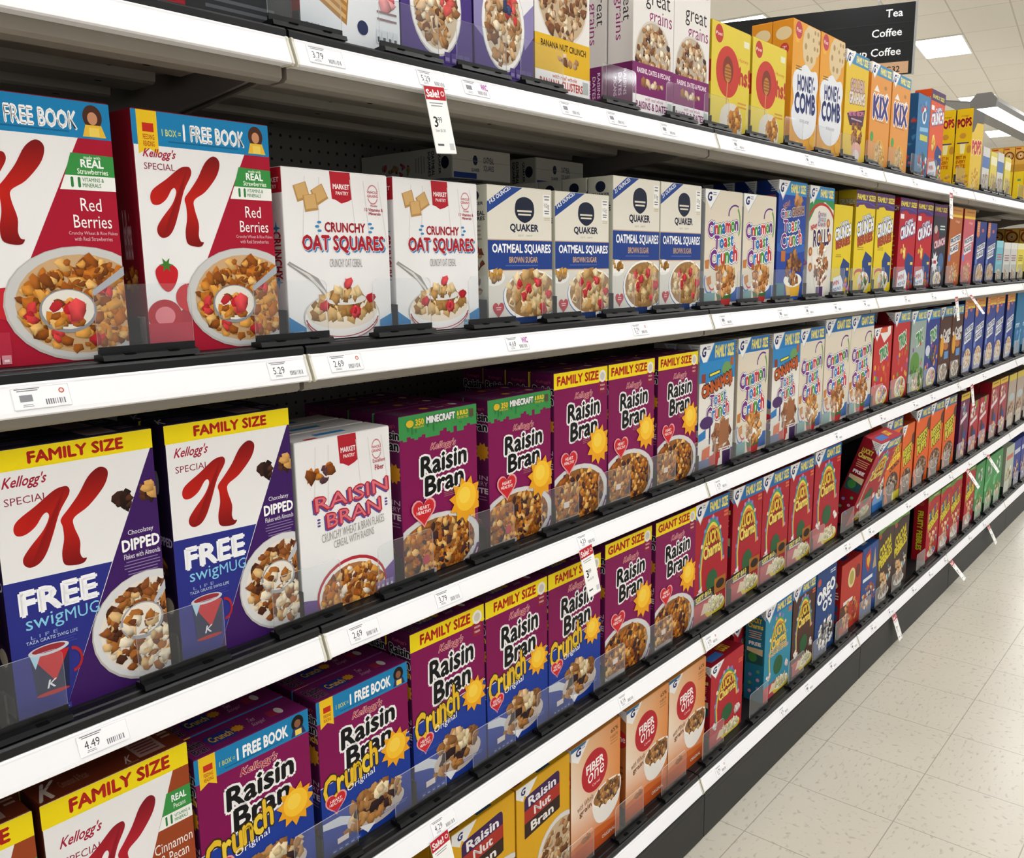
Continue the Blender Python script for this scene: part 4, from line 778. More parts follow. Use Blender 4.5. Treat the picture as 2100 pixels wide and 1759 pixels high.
def d_mnw(a):
    a.R(.0, .35, 1, 1, 'b5202c'); a.P([(0, .45), (1, .30), (1, 0), (0, 0)], 'dfe2e6'); a.P([(0, .55), (.12, .50), (.08, .35), (0, .38)], 'e8e8ec')
    for cx, cy, t in ((.34, .33, -.28), (.62, .50, .5)):
        q = [(-.16, -.20), (.16, -.20), (.15, .20), (-.15, .20)]
        c, n = math.cos(t), math.sin(t)
        a.P([(cx+x*c-y*n, cy+(x*n+y*c)) for x, y in q], 'a8793f')
        for i in range(11):
            y = -.18+.035*i
            a.P([(cx+x*c-z*n, cy+(x*n+z*c)) for x, z in ((-.145, y), (.145, y), (.145, y+.018), (-.145, y+.018))], 'c99c5f' if i % 2 else 'd4ac74')
    a.FL(.86, .26, .06, .06, ['c02834', 'd84a50', 'e89a9c'], 8, .014); a.E(.60, .10, .055, None, '2c3358'); a.T('NET WT 18 OZ', .03, .17, .045, .07, '8a8f96', b=.03); nutri(a, .74, .98, .05, .11, 4, '4a4f58', 'd2d5da'); a.lines(.74, .98, .13, .19, 2, '8a6a70', .3)
    a.face = 'spine'; a.lines(.2, .8, .3, .8, 4, 'c8707c'); a.face = 'front'
design('mnw', .190, .345, .07, 'white and red shredded wheat cereal box', 'shredded wheat boxes', d_mnw, 'dfe2e6', '9a1a26')
def d_gra(a, t):
    if t: a.R(0, .30, 1, 1, 'e6e4e6'); a.P([(0, .48), (.22, .38), (.18, .2), (0, .26)], '8a80b0'); a.P([(1, .45), (.78, .36), (.84, .2), (1, .28)], '8a80b0'); a.arc(.5, .40, .33, .22, .05, 20, 160, 'd8b42c')
    bowl(a, .48, .30, .36, .24, GRN, 80, .011, rim='ece9e6', milk='c9b8a0'); a.FL(.62, .40, .08, .12, ['c43a3a', 'd85a54'], 10, .012); a.FL(.52, .42, .08, .10, ['2c3858', '3a4a70'], 8, .010)
    nutri(a, .58, .96, .04, .09, 4, '8a7ab0', '5a4a86'); a.lines(.1, .5, .02, .06, 2, '6a5a90')
    a.face = 'spine'; a.lines(.2, .8, .1, .5, 6, '5a4a86', .4); a.face = 'front'
design('dks', .165, .33, .066, 'charcoal cereal box with red spine', 'charcoal boxes', lambda a: (a.R(.3, .12, .72, .3, 'dfe2e6'), a.T('in', .42, .62, .14, .2, '3a3c42', b=.03), a.lines(.1, .9, .02, .08, 2, '55575c'), setattr(a, 'face', 'spine'), a.T('H', .3, .75, .10, .18, 'e8e4e4', b=.05, vert=True), a.T('H', .3, .75, .22, .30, 'e8e4e4', b=.05, vert=True), setattr(a, 'face', 'front')), '2a2b2e', 'a81c2a')
design('gp1', .166, .33, .066, 'purple granola cereal box with white bowl', 'purple granola boxes', lambda a: d_gra(a, 0), '46307a', '382560')
design('gp2', .163, .33, .066, 'white topped purple granola box with yellow ring', 'white topped granola boxes', lambda a: d_gra(a, 1), '46307a', '382560')
def great(a, band, t1, t2):
    if band == 'p':
        a.T('great', .30, .90, .66, .775, '2a2428', b=.01); a.T('grains', .38, .95, .56, .67, '8a2468', b=.01)
        a.E(.5, .36, .45, .24, 'cfc6bc'); a.E(.5, .36, .43, .225, 'b8a894'); a.FL(.5, .36, .41, .215, GRN+['3a2226'], 110, .0105)
    else:
        a.T('great', .30, .90, .80, .90, '2a2428', b=.01); a.E(.5, .56, .47, .27, 'd8d0c6'); a.E(.5, .56, .45, .255, 'c0a888'); a.FL(.5, .56, .43, .245, GRN, 110, .011)
    a.E(.2, .94, .1, .045, 'b8282c'); a.T('Post', .13, .27, .925, .955, 'f6e8e4', sh=.2); a.lines(.72, .92, .86, .92, 2, '9a9490')
    c = '7a1f62' if band == 'p' else 'dcae1c'
    a.R(0, 0, 1, .32, c); a.R(0, 0, 1, .125, 'ece8e8'); a.R(0, .0, 1, .02, c)
    a.T(t1, .10, .92, .255, .29, 'f0dce8' if band == 'p' else '3a2c10', b=.03); a.FL(.55, .20, .3, .012, GRN, 9, .011); a.T('with real whole', .3, .75, .095, .118, 'b87aa0' if band == 'p' else 'c0604a', sh=.2); a.T(t2, .08, .86, .04, .085, '8a2a6a' if band == 'p' else 'c03a2c', b=.03); a.R(.86, .04, .97, .11, 'b0b8b4')
    a.face = 'spine'; a.E(.5, .90, .3, .05, 'b8282c'); a.T('Post', .35, .65, .88, .925, 'f2dcd8', vert=True); a.T('great', .50, .85, .57, .80, '2a2428', b=.01, vert=True); a.T('grains', .22, .58, .46, .72, '8a2468', b=.01, vert=True); a.R(0, 0, 1, .32, '6a1854' if band == 'p' else 'b8921c')
    for i, t in enumerate(('RAISINS', 'DATES', 'PECANS') if band == 'p' else ('BANANA', 'NUT', 'CRUNCH')): a.T(t, .64-.2*i, .76-.2*i, .12, .28-.02*i, 'dcc0d2', vert=True)
    a.face = 'front'
design('ban', .175, .33, .066, 'white and yellow banana nut cereal box', 'banana nut boxes', lambda a: great(a, 'y', 'BANANA NUT CRUNCH', 'BANANA CLUSTERS'), 'e4dfda', 'cfcac6')
design('grt', .168, .335, .064, 'white whole grain cereal box with magenta base', 'magenta base grain boxes', lambda a: great(a, 'p', 'RAISINS, DATES & PECANS', 'RAISINS & DATES'), 'e2ddd8', 'd0c8c2')
def d_ohs(a):
    a.E(.18, .90, .10, None, 'b8322c'); a.T('Post', .10, .26, .885, .915, 'f4e0d8', sh=.2); a.R(.82, .86, .96, .92, 'e0dcc0')
    a.E(.42, .58, .30, .235, 'bf3528', 36); a.E(.42, .60, .135, .125, '7a3018'); a.E(.42, .57, .085, .085, 'b8792f')
    for i in range(4): a.R(.34, .52+.03*i, .50, .535+.03*i, '8a5420')
    a.P([(.405, .5), (.43, .5), (.40, .25), (.38, .25)], 'c98a4a'); a.T('hs!', .72, .99, .50, .66, 'c0402c', b=.05); a.T('Honey', .68, .95, .70, .75, 'd0743a', sh=.2, b=.01); a.lines(.66, .96, .26, .33, 2, 'c88a3c')
    a.P(spl([(.28, .02), (.25, .18), (.38, .28), (.62, .30), (.80, .22), (.82, .08), (.75, .02)], 3), 'd2cabc'); a.FL(.62, .13, .15, .11, ['b8782f', 'd09a4a', '9a5c20', 'e0b878'], 34, .013)
    a.face = 'spine'; a.E(.9, .55, .5, .10, 'a8281f'); a.E(.7, .22, .5, .09, '6a3018'); a.face = 'front'
design('ohs', .212, .258, .066, 'yellow honey ring cereal box with red circle', 'yellow honey ring boxes', d_ohs, 'd9c23e', 'b8a01c')
def d_hon(a):
    for i in range(10): a.E(a.rg.uniform(.05, .95), a.rg.uniform(.1, .95), .09, None, 'e8a83c', 6)
    a.E(.2, .93, .12, None, 'b83a48'); a.T('Post', .12, .28, .915, .945, 'f4dcd8', sh=.2)
    for x, y, r in ((.62, .83, .28), (.85, .90, .2)):
        a.E(x, y, r, r*.62, 'd6bf94', 10)
        for i in range(6): a.E(x+r*.55*math.cos(i*1.047), y+r*.36*math.sin(i*1.047), r*.17, None, 'a88a5c', 10)
    a.P(spl([(.08, .60), (.04, .50), (.10, .40), (.03, .28), (.14, .16), (.40, .10), (.70, .12), (.92, .20), (.98, .34), (.93, .46), (.99, .56), (.90, .66), (.7, .65), (.5, .69), (.3, .65)], 3), 'dfe1e6')
    a.T('HONEY-', .22, .86, .48, .60, '23306a', b=.04, rot=3); a.T('COMB', .14, .90, .31, .46, '23306a', b=.05, rot=3); a.T('BIG REAL HONEY', .35, .7, .23, .255, '5a5f80', b=.01); a.lines(.12, .35, .62, .66, 2, '8a6a2a'); a.E(.3, .05, .1, .03, 'e6b040'); a.E(.85, .10, .12, .05, 'e0a83c')
    a.face = 'spine'; a.E(.55, .9, .38, .05, 'd6bf94'); a.E(.6, .78, .22, .045, 'b83a34'); a.T('Post', .5, .7, .76, .80, 'f4dcd8', vert=True); a.face = 'front'
design('hon', .193, .352, .062, 'orange honeycomb cereal box with white splash', 'orange honeycomb boxes', d_hon, 'dd9a2e', 'd0861c', 'd98c22')
def d_gol(a):
    gmtab(a, '3a86b4', 'FAMILY SIZE', .89); a.T('GOLDEN', .22, .82, .66, .76, 'cfae9a', b=.06, rot=3, oc='6a3a6a', ob=.05); a.T('GRAHAMS', .18, .88, .55, .65, 'e6dccf', b=.05, rot=3, oc='6a3a6a', ob=.05)
    a.P([(.12, .44), (.92, .52), (.84, .36), (.26, .34)], '4a2440'); a.T('RETRO RECIPE', .2, .86, .44, .48, 'd87aa0', b=.03, rot=5); a.lines(.3, .8, .38, .41, 1, 'b8a0b0')
    a.FL(.58, .26, .22, .12, ['8a4a24', 'a8642f', '6a3418', 'c08a4a'], 40, .014, 4); a.E(.6, .12, .22, .08, 'd8a49a'); a.E(.6, .07, .14, .06, 'd4ccc8')
design('gol', .203, .34, .064, 'yellow golden graham cereal box with blue header', 'golden graham boxes', d_gol, 'dcb92c', 'c9a01c')
def d_kix(a): gmtab(a, '3a86b4', 'FAMILY SIZE', .89); a.P([(.15, .74), (.28, .80), (.42, .74)], 'eae6e2'); a.E(.7, .80, .07, .02, 'a87a44'); a.P([(.65, .72), (.8, .76), (.85, .70)], 'eae6e2'); a.E(.55, .71, .07, .025, 'b08548'); a.T('KIX', .16, .88, .50, .70, '3a347e', b=.06, rot=2, oc='f0e8e2', ob=.05); a.lines(.25, .75, .44, .465, 1, 'b8783a'); a.E(.15, .30, .08, None, '5a9a4a'); a.E(.55, .13, .26, .16, 'd9a84a'); a.FL(.55, .13, .23, .14, ['c9a064', 'b08548', 'e0c08c'], 40, .011); a.R(0, 0, .3, .08, '4a8a5a')
design('kix', .206, .341, .064, 'orange corn puff cereal box with blue header', 'orange corn puff boxes', d_kix, 'dd9442', 'c97c1f')
def d_bbl(a): a.E(.55, .76, .17, .10, 'dfe6ec'); a.E(.55, .75, .10, .06, '3a5a86'); a.P([(.25, .56), (.9, .58), (.9, .63), (.25, .61)], '8ab8d8'); a.R(.3, .46, .9, .53, 'c8c24a'); a.FL(.5, .85, .35, .08, ['b84a54', '5a8ac0', '3a6a9a'], 9, .014); a.FL(.6, .18, .3, .14, ['a83a44', '4a7a4c', '3a5a90', 'dcd8d0'], 30, .014); a.face = 'spine'; a.FL(.5, .5, .4, .4, ['2a5a8a', '3a7aa8', 'a84a4a'], 18, .014); a.face = 'front'
design('bbl', .160, .31, .064, 'blue berry crunch cereal box with oval badge', 'blue berry boxes', d_bbl, '3a78a8', '234f78')
design('oro', .192, .347, .064, 'vermilion crunch cereal box with purple header', 'vermilion boxes', lambda a: (crunch(a, 0, 'd8552c', 0), a.R(0, .88, 1, 1, '4a2a5c'), a.T('FAMILY SIZE', .1, .9, .91, .95, 'd8cf4a', b=.04)), 'd8552c', 'cf4a1c', 'cf4a1c')
def d_pop(a):
    a.P([(0, 1), (1, 1), (1, .86), (.4, .84), (.15, .72), (0, .70)], '5a5450'); a.T('POPS', .1, .9, .46, .62, 'c8404a', b=.06, rot=4, oc='f0d8a0'); a.FL(.5, .15, .4, .13, ['d8a850', 'c08a34', 'e6c47c'], 24, .016)
    a.face = 'spine'; a.T("Kellogg's", .3, .75, .90, .925, 'a84a1c', sh=.3); a.T('POPS', .08, .92, .78, .88, 'c02a30', b=.06, rot=6, oc='f0c81c'); a.E(.45, .67, .2, .035, 'c08a2c'); a.R(.12, .575, .85, .59, '2a2f6a'); a.E(.88, .5, .15, .05, 'b8862c'); a.P([(.3, .57), (.65, .57), (.6, .45), (.35, .45)], 'e6dca0')
    for i, t in enumerate(('BEST IN', 'EVERY', 'BITE')): a.T(t, .14, .72, .385-.055*i, .425-.055*i, 'cf5a14', b=.04)
    a.FL(.6, .12, .38, .08, ['d8a850', 'c08a34'], 14, .014); a.R(.05, .1, .2, .2, '3a3428'); a.face = 'front'
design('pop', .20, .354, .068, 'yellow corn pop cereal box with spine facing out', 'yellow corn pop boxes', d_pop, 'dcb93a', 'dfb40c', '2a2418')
design('mis', .13, .21, .06, 'small white and blue cereal box', 'small white and blue boxes', lambda a: (a.R(0, .55, 1, .8, '5a78b0'), a.FL(.5, .25, .4, .2, GRN, 20, .014)), 'd0cfcc', 'b8b6b4')
design('miy', .13, .20, .06, 'small pale yellow cereal box', 'small pale yellow boxes', lambda a: (a.R(0, .7, 1, .9, 'e8e2b8'), a.FL(.5, .3, .4, .2, GRN, 20, .014)), 'd8c85a', 'c8b84a')

# ------------------------------------------------------------------ the setting
Z = {1: 1.86223, 2: 1.43192, 3: 1.00215, 4: .57605, 5: .16838}
NAME = {1: 'top shelf', 2: 'second shelf', 3: 'middle shelf', 4: 'fourth shelf', 5: 'bottom shelf'}
DECK = .016
BACK = .61
B0, B1 = -1, 5                                 # bays from X = B0*W to B1*W

def floor_material():
    M = bpy.data.materials.new('speckled_floor_tile'); M.use_nodes = True
    nt = M.node_tree; L = nt.links; b = nt.nodes['Principled BSDF']
    tc = nt.nodes.new('ShaderNodeTexCoord'); mp = nt.nodes.new('ShaderNodeMapping')
    mp.inputs['Location'].default_value = (-1.319/.3048, .098/.3048, 0); mp.inputs['Scale'].default_value = (1/.3048,)*3
    L.new(tc.outputs['Object'], mp.inputs['Vector'])
    sx = nt.nodes.new('ShaderNodeSeparateXYZ'); L.new(mp.outputs[0], sx.inputs[0])
    def mth(op, a, b_=None, c=None):
        n = nt.nodes.new('ShaderNodeMath'); n.operation = op
        for i, v in enumerate((a, b_, c)):
            if v is None: continue
            if isinstance(v, (int, float)): n.inputs[i].default_value = v
            else: L.new(v, n.inputs[i])
        return n.outputs[0]
    def edge(o):
        f = mth('FRACT', o); g = mth('SUBTRACT', f, .5); h = mth('ABSOLUTE', g)
        return mth('GREATER_THAN', h, .5-.0045)
    line = mth('MAXIMUM', edge(sx.outputs[0]), edge(sx.outputs[1]))
    par = mth('MODULO', mth('ABSOLUTE', mth('ADD', mth('FLOOR', sx.outputs[0]), mth('FLOOR', sx.outputs[1]))), 2)
    def flecks(sc, seed):
        m2 = nt.nodes.new('ShaderNodeMapping'); m2.inputs['Scale'].default_value = sc; m2.inputs['Location'].default_value = (seed, seed*2, 0)
        L.new(tc.outputs['Object'], m2.inputs['Vector'])
        n = nt.nodes.new('ShaderNodeTexNoise'); n.inputs['Scale'].default_value = 1; n.inputs['Detail'].default_value = 1.5
        L.new(m2.outputs[0], n.inputs['Vector'])
        r = nt.nodes.new('ShaderNodeValToRGB'); r.color_ramp.elements[0].position = .585; r.color_ramp.elements[1].position = .72
        L.new(n.outputs['Fac'], r.inputs[0]); return r.outputs[0]
    fa, fb = flecks((36, 90, 1), 3.1), flecks((62, 50, 1), 7.7)
    mf = nt.nodes.new('ShaderNodeMix'); mf.data_type = 'FLOAT'
    L.new(par, mf.inputs['Factor']); L.new(fa, mf.inputs[2]); L.new(fb, mf.inputs[3])
    n3 = nt.nodes.new('ShaderNodeTexNoise'); n3.inputs['Scale'].default_value = 2.2; n3.inputs['Detail'].default_value = 4; L.new(tc.outputs['Object'], n3.inputs['Vector'])
    c0 = nt.nodes.new('ShaderNodeMix'); c0.data_type = 'RGBA'; L.new(n3.outputs['Fac'], c0.inputs['Factor'])
    c0.inputs['A'].default_value = (*hx('c8c2b4'), 1); c0.inputs['B'].default_value = (*hx('d5cfc0'), 1)
    c1 = nt.nodes.new('ShaderNodeMix'); c1.data_type = 'RGBA'; L.new(mth('MULTIPLY', mf.outputs[0], .42), c1.inputs['Factor']); L.new(c0.outputs['Result'], c1.inputs['A']); c1.inputs['B'].default_value = (*hx('8f897e'), 1)
    c2 = nt.nodes.new('ShaderNodeMix'); c2.data_type = 'RGBA'; L.new(mth('MULTIPLY', line, .55), c2.inputs['Factor']); L.new(c1.outputs['Result'], c2.inputs['A']); c2.inputs['B'].default_value = (*hx('6b665e'), 1)
    L.new(c2.outputs['Result'], b.inputs['Base Color'])
    b.inputs['Roughness'].default_value = .27; b.inputs['Specular IOR Level'].default_value = .5
    return M
mb = MB(); mb.box(-8, 40, -9, 9, -.05, 0)
tag(mb.build('floor', floor_material()), 'cream speckled vinyl tile floor of the aisle', 'floor', kind='structure')

CA = R(7.5); CZ = 4.45                          # the ceiling grid is turned a little against the shelf run
P1 = Vector((12.75, 2.66)); e1 = Vector((math.cos(CA), math.sin(CA))); e2 = Vector((-math.sin(CA), math.cos(CA)))
def ceiling_material():
    M = bpy.data.materials.new('ceiling_tile'); M.use_nodes = True
    nt = M.node_tree; L = nt.links; b = nt.nodes['Principled BSDF']
    tc = nt.nodes.new('ShaderNodeTexCoord')
    br = nt.nodes.new('ShaderNodeTexBrick'); br.offset = 0; br.inputs['Scale'].default_value = 1
    br.inputs['Brick Width'].default_value = 1.22; br.inputs['Row Height'].default_value = .61; br.inputs['Mortar Size'].default_value = .009
    br.inputs['Color1'].default_value = (*hx('e4dfd6'), 1); br.inputs['Color2'].default_value = (*hx('dfdad0'), 1); br.inputs['Mortar'].default_value = (*hx('c4beb3'), 1)
    L.new(tc.outputs['Object'], br.inputs['Vector']); L.new(br.outputs['Color'], b.inputs['Base Color'])
    b.inputs['Roughness'].default_value = .9
    return M
mb = MB(); mb.box(-24, 30, -14, 14, 0, .05)
ce = mb.build('ceiling', ceiling_material()); ce.location = (P1.x-.61*e1.x-.305*e2.x, P1.y-.61*e1.y-.305*e2.y, CZ); ce.rotation_euler = (0, 0, CA)
tag(ce, 'suspended ceiling of pale acoustic tiles', 'ceiling', kind='structure')

mb = MB(); mb.box(39.5, 39.7, -9, 9, 0, CZ)
tag(mb.build('wall_far', mat('far_wall_paint', 'cfc9be', .9)), 'plain far wall of the store', 'wall', kind='structure')
# ------------------------------------------------------------------ lamps
seen_lamp = {(0, 0): 'flat ceiling light panel just right of the black aisle sign', (2, 0): 'flat ceiling light panel above the hanging strip light', (4, 0): 'small far ceiling light panel at the right picture edge', (-1, 1): 'flat ceiling light panel peeking over the yellow honey ring boxes'}
lamp = None
for i in range(-7, 6):
    for j in range(-5, 3):
        if (i+j) % 2: continue
        p = P1+i*2.44*e1+j*1.83*e2
        if not (-5 < p.x < 27 and -7 < p.y < 7): continue
        if lamp is None:
            lamp = empty('ceiling_light'); a = MB()
            a.box(-.61, .61, -.305, -.285, -.015, 0); a.box(-.61, .61, .285, .305, -.015, 0); a.box(-.61, -.59, -.285, .285, -.015, 0); a.box(.59, .61, -.285, .285, -.015, 0)
            lf = a.build('frame', LFRAME, lamp)
            a = MB(); a.box(-.59, .59, -.285, .285, -.010, -.002); ldf = a.build('diffuser', DIFF, lamp)
            o = lamp
        else:
            o = lamp.copy(); link(o)
            for c in (lf, ldf):
                k = c.copy(); link(k, o)
        o.location = (p.x, p.y, CZ-.001); o.rotation_euler = (0, 0, CA)
        tag(o, seen_lamp.get((i, j), 'flat white ceiling light panel out of view over the store'), 'ceiling light', 'flush ceiling light panels')
# hanging strip light seen past the end of the top shelf
sl = empty('strip_light', (9.9, 1.43, 3.2))
a = MB(); a.prism([(-.11, .02), (-.10, -.03), (.10, -.03), (.11, .02), (.06, .09), (-.06, .09)], 0, 4.6); a.build('housing', LGREY, sl)
a = MB(); a.box(.04, 4.56, -.085, .085, -.040, -.0305); a.build('tube', TUBE, sl)
a = MB(); a.prism([(-.13, .03), (-.12, -.05), (.12, -.05), (.13, .03), (.07, .10), (-.07, .10)], -.05, -.001); a.build('end_cap', LGREY, sl)
a = MB(); a.prism([(.14, .03), (.50, .10), (.50, .115), (.14, .05)], .1, 4.5); a.build('reflector_wing', LGREY, sl)
for x in (4.2,):
    a = MB(); a.box(x, x+.012, -.006, .006, .09, CZ-3.2-.002); a.build('suspension_rod', LGREY, sl)
tag(sl, 'long hanging fluorescent strip light with grey end', 'strip light')

# ------------------------------------------------------------------ hanging aisle sign
sg = empty('aisle_sign', (8.02, 1.62, 3.25)); sg.rotation_euler = (0, 0, math.atan2(.32, .947))
SH = .61; SW = 2.3                             # the sign runs along its local +y, its face looks back along -x
a = MB(); a.box(0, .04, 0, SW, 0, SH); a.build('board', SIGNB, sg)
a = MB(); a.box(-.004, .044, -.022, -.001, -.005, SH+.005); a.build('edge_trim', SIGNE, sg)
a = MB(); a.R = None
for k in range(1, 4): a.box(-.0012, -.0002, .01, SW, SH-.165*k-.0025, SH-.165*k+.0025)
a.box(-.0012, -.0002, 1.05, 1.056, .115, SH); a.build('row_divider', mat('sign_groove', '0c0c0d', .6), sg)
a = MB(); a.box(-.002, -.0002, .03, 1.04, .006, .108); plate_ = a.build('bay_plate', TAN, sg)
def sign_text(t, z, h, mt, y0=.10, par=None):
    v, f = text_mesh(t, .012)
    lo, hi = v.min(0), v.max(0)
    b = MB(); b.v = [(-.003, y0+(hi[0]-x)*h, z+y*h) for x, y in v]; b.f = f; b.mi = [0]*len(f)
    b.build('lettering', mt, par or sg)
sign_text('Tea', SH-.112, .095, SIGNT); sign_text('Coffee', SH-.275, .095, SIGNT); sign_text('K Cup Coffee', SH-.44, .095, SIGNT); sign_text('G32', .022, .072, SIGNB, par=plate_)
for y in (.3, 1.9):
    a = MB(); a.box(.012, .024, y, y+.012, SH, CZ-3.25-.002); a.build('hanging_rod', SIGNE, sg)
tag(sg, 'black hanging aisle sign listing tea and coffee', 'aisle sign')

# ------------------------------------------------------------------ gondola shelving
NTH = ['', 'first', 'second', 'third', 'fourth', 'fifth', 'sixth', 'seventh', 'eighth', 'ninth', 'tenth', 'eleventh', 'twelfth', 'thirteenth', 'fourteenth', 'fifteenth', 'sixteenth', 'seventeenth', 'eighteenth', 'nineteenth', 'twentieth']
def nth(n):
    if n < len(NTH): return NTH[n]
    return '%d%s' % (n, {1: 'st', 2: 'nd', 3: 'rd'}.get(n % 10 if n % 100 not in (11, 12, 13) else 0, 'th'))
PEG = None
def peg_material():
    M = bpy.data.materials.new('grey_pegboard'); M.use_nodes = True
    nt = M.node_tree; L = nt.links; b = nt.nodes['Principled BSDF']
    tc = nt.nodes.new('ShaderNodeTexCoord'); mp = nt.nodes.new('ShaderNodeMapping'); mp.inputs['Scale'].default_value = (1/.0254, 0, 1/.0254); L.new(tc.outputs['Object'], mp.inputs[0])
    fr = nt.nodes.new('ShaderNodeVectorMath'); fr.operation = 'FRACTION'; L.new(mp.outputs[0], fr.inputs[0])
    sb = nt.nodes.new('ShaderNodeVectorMath'); sb.operation = 'SUBTRACT'; L.new(fr.outputs[0], sb.inputs[0]); sb.inputs[1].default_value = (.5, 0, .5)
    ln = nt.nodes.new('ShaderNodeVectorMath'); ln.operation = 'LENGTH'; L.new(sb.outputs[0], ln.inputs[0])
    lt = nt.nodes.new('ShaderNodeMath'); lt.operation = 'LESS_THAN'; L.new(ln.outputs['Value'], lt.inputs[0]); lt.inputs[1].default_value = .13
    mx = nt.nodes.new('ShaderNodeMix'); mx.data_type = 'RGBA'; L.new(lt.outputs[0], mx.inputs['Factor']); mx.inputs['A'].default_value = (*hx('8b857c'), 1); mx.inputs['B'].default_value = (*hx('0a0a0a'), 1)
    L.new(mx.outputs['Result'], b.inputs['Base Color']); b.inputs['Roughness'].default_value = .6
    return M
PEG = peg_material()
a = MB(); a.box(.018, W-.018, BACK+.004, BACK+.012, .02, 2.02); peg = a.build('back_panel', PEG)
a = MB(); a.box(-.016, .016, BACK+.001, BACK+.03, .0, 2.03)
for k in range(60): a.box(-.006, -.003, BACK, BACK+.0012, .1+.032*k, .118+.032*k, 1); a.box(.003, .006, BACK, BACK+.0012, .1+.032*k, .118+.032*k, 1)
post = a.build('shelf_upright', [STEEL, HOLE])
a = MB(); a.box(.0015, W-.0015, -.025, -.017, .003, .118); a.box(.0015, W-.0015, -.025, .004, .118, .130); a.box(.004, W-.004, -.0235, -.016, 0, .003); kick = a.build('kick_plate', KICK, bevel=.001)
# one shelf: deck, black front rail, price rail, sheet underside with stiffeners, brackets
shelf0 = empty('gondola_shelf')
a = MB(); a.box(.002, W-.002, .030, BACK-.002, .004, DECK-.0005); s_deck = a.build('deck', DARKP, shelf0)
a = MB(); a.prism([(.0, .001), (.030, .001), (.030, .0155), (.016, .0155), (.0145, .0135), (.0035, .0135), (.0, .0105)], .002, W-.002); s_front = a.build('front_rail', BLACK, shelf0, bevel=.0007)
a = MB(); a.prism([(.002, .0), (-.0015, .0008), (-.0035, -.0012), (-.0035, -.0035), (-.0138, -.0299), (-.0150, -.0345), (-.0125, -.0365), (-.006, -.0350), (.012, -.0350), (.012, -.0012)], .006, W-.006); s_rail = a.build('price_rail', RAIL, shelf0)
caps = []
for x0, x1 in ((.0025, .0062), (W-.0062, W-.0025)):
    a = MB(); a.prism([(.004, .001), (-.0022, .0016), (-.0048, -.0008), (-.0046, -.004), (-.0149, -.0300), (-.0163, -.0352), (-.0128, -.038), (-.004, -.0363), (.012, -.0363), (.012, -.001)], x0, x1); caps.append(a.build('rail_end_cap', RCAP, s_rail))
a = MB(); a.prism([(.013, -.034), (.013, -.05), (.020, -.054), (.05, -.054), (.056, -.040), (.056, -.004), (.5, -.004), (.5, .003), (.013, .003)], .004, W-.004); s_under = a.build('underside_sheet', STEEL, shelf0)
stf = []
for y in (.085, .225, .365):
    a = MB(); a.prism([(y, -.0045), (y+.006, -.034), (y+.012, -.037), (y+.075, -.037), (y+.080, -.034), (y+.086, -.0045)], .03, W-.07)
    for x in (.25, .55, .85, 1.08): a.poly([(x+.006*math.cos(t), y-.0002+.0031+.0, -.02+.0025*math.sin(t)) for t in [6.283*q/10 for q in range(10)]], 1); a.poly([(x+.006*math.cos(t), y+.04+.003*math.sin(t), -.0373) for t in [-6.283*q/10 for q in range(10)]], 1)
    stf.append(a.build('stiffener', [STEEL, HOLE], shelf0))
brk = []
for x in (.006, W-.012):
    a = MB(); a.prism([(.06, -.041), (.10, -.047), (.30, -.066), (.46, -.098), (.545, -.125), (.545, -.0045), (.06, -.0045)], x, x+.006); brk.append(a.build('bracket', BRKT, shelf0))
parts0 = [s_deck, s_front, s_rail, s_under, *stf, *brk]
first = True
for s in range(1, 6):
    for b in range(B0, B1):
        if first: o = shelf0; first = False
        else:
            o = shelf0.copy(); link(o)
            for q in parts0:
                if s == 5 and q in brk+stf: continue
                k = q.copy(); link(k, o)
                if q is s_rail:
                    for e in caps: link(e.copy(), k)
        o.location = (b*W, -.0063 if s == 5 else 0, Z[s])
        tag(o, 'grey %s section with white price rail, %s bay from the left' % (NAME[s], nth(b-B0+1)), 'shelf', 'gondola shelf sections')
def rep(src, name_src, xs, lab, cat, grp):
    for n, x in enumerate(xs):
        o = src if n == 0 else src.copy()
        if n: link(o)
        o.location.x = x
        tag(o, lab % nth(n+1), cat, grp)
bx = [b*W for b in range(B0, B1)]
bx2 = bx+[b*W for b in range(B1, 7)]
rep(peg, '', bx2, 'dark perforated back panel behind the %s bay from the left', 'back panel', 'gondola back panels')
rep(post, '', bx2+[7*W], 'slotted steel upright behind the shelves, %s from the left', 'upright', 'gondola uprights')
rep(kick, '', bx, 'charcoal kick plate along the floor, %s bay from the left', 'kick plate', 'charcoal kick plates')

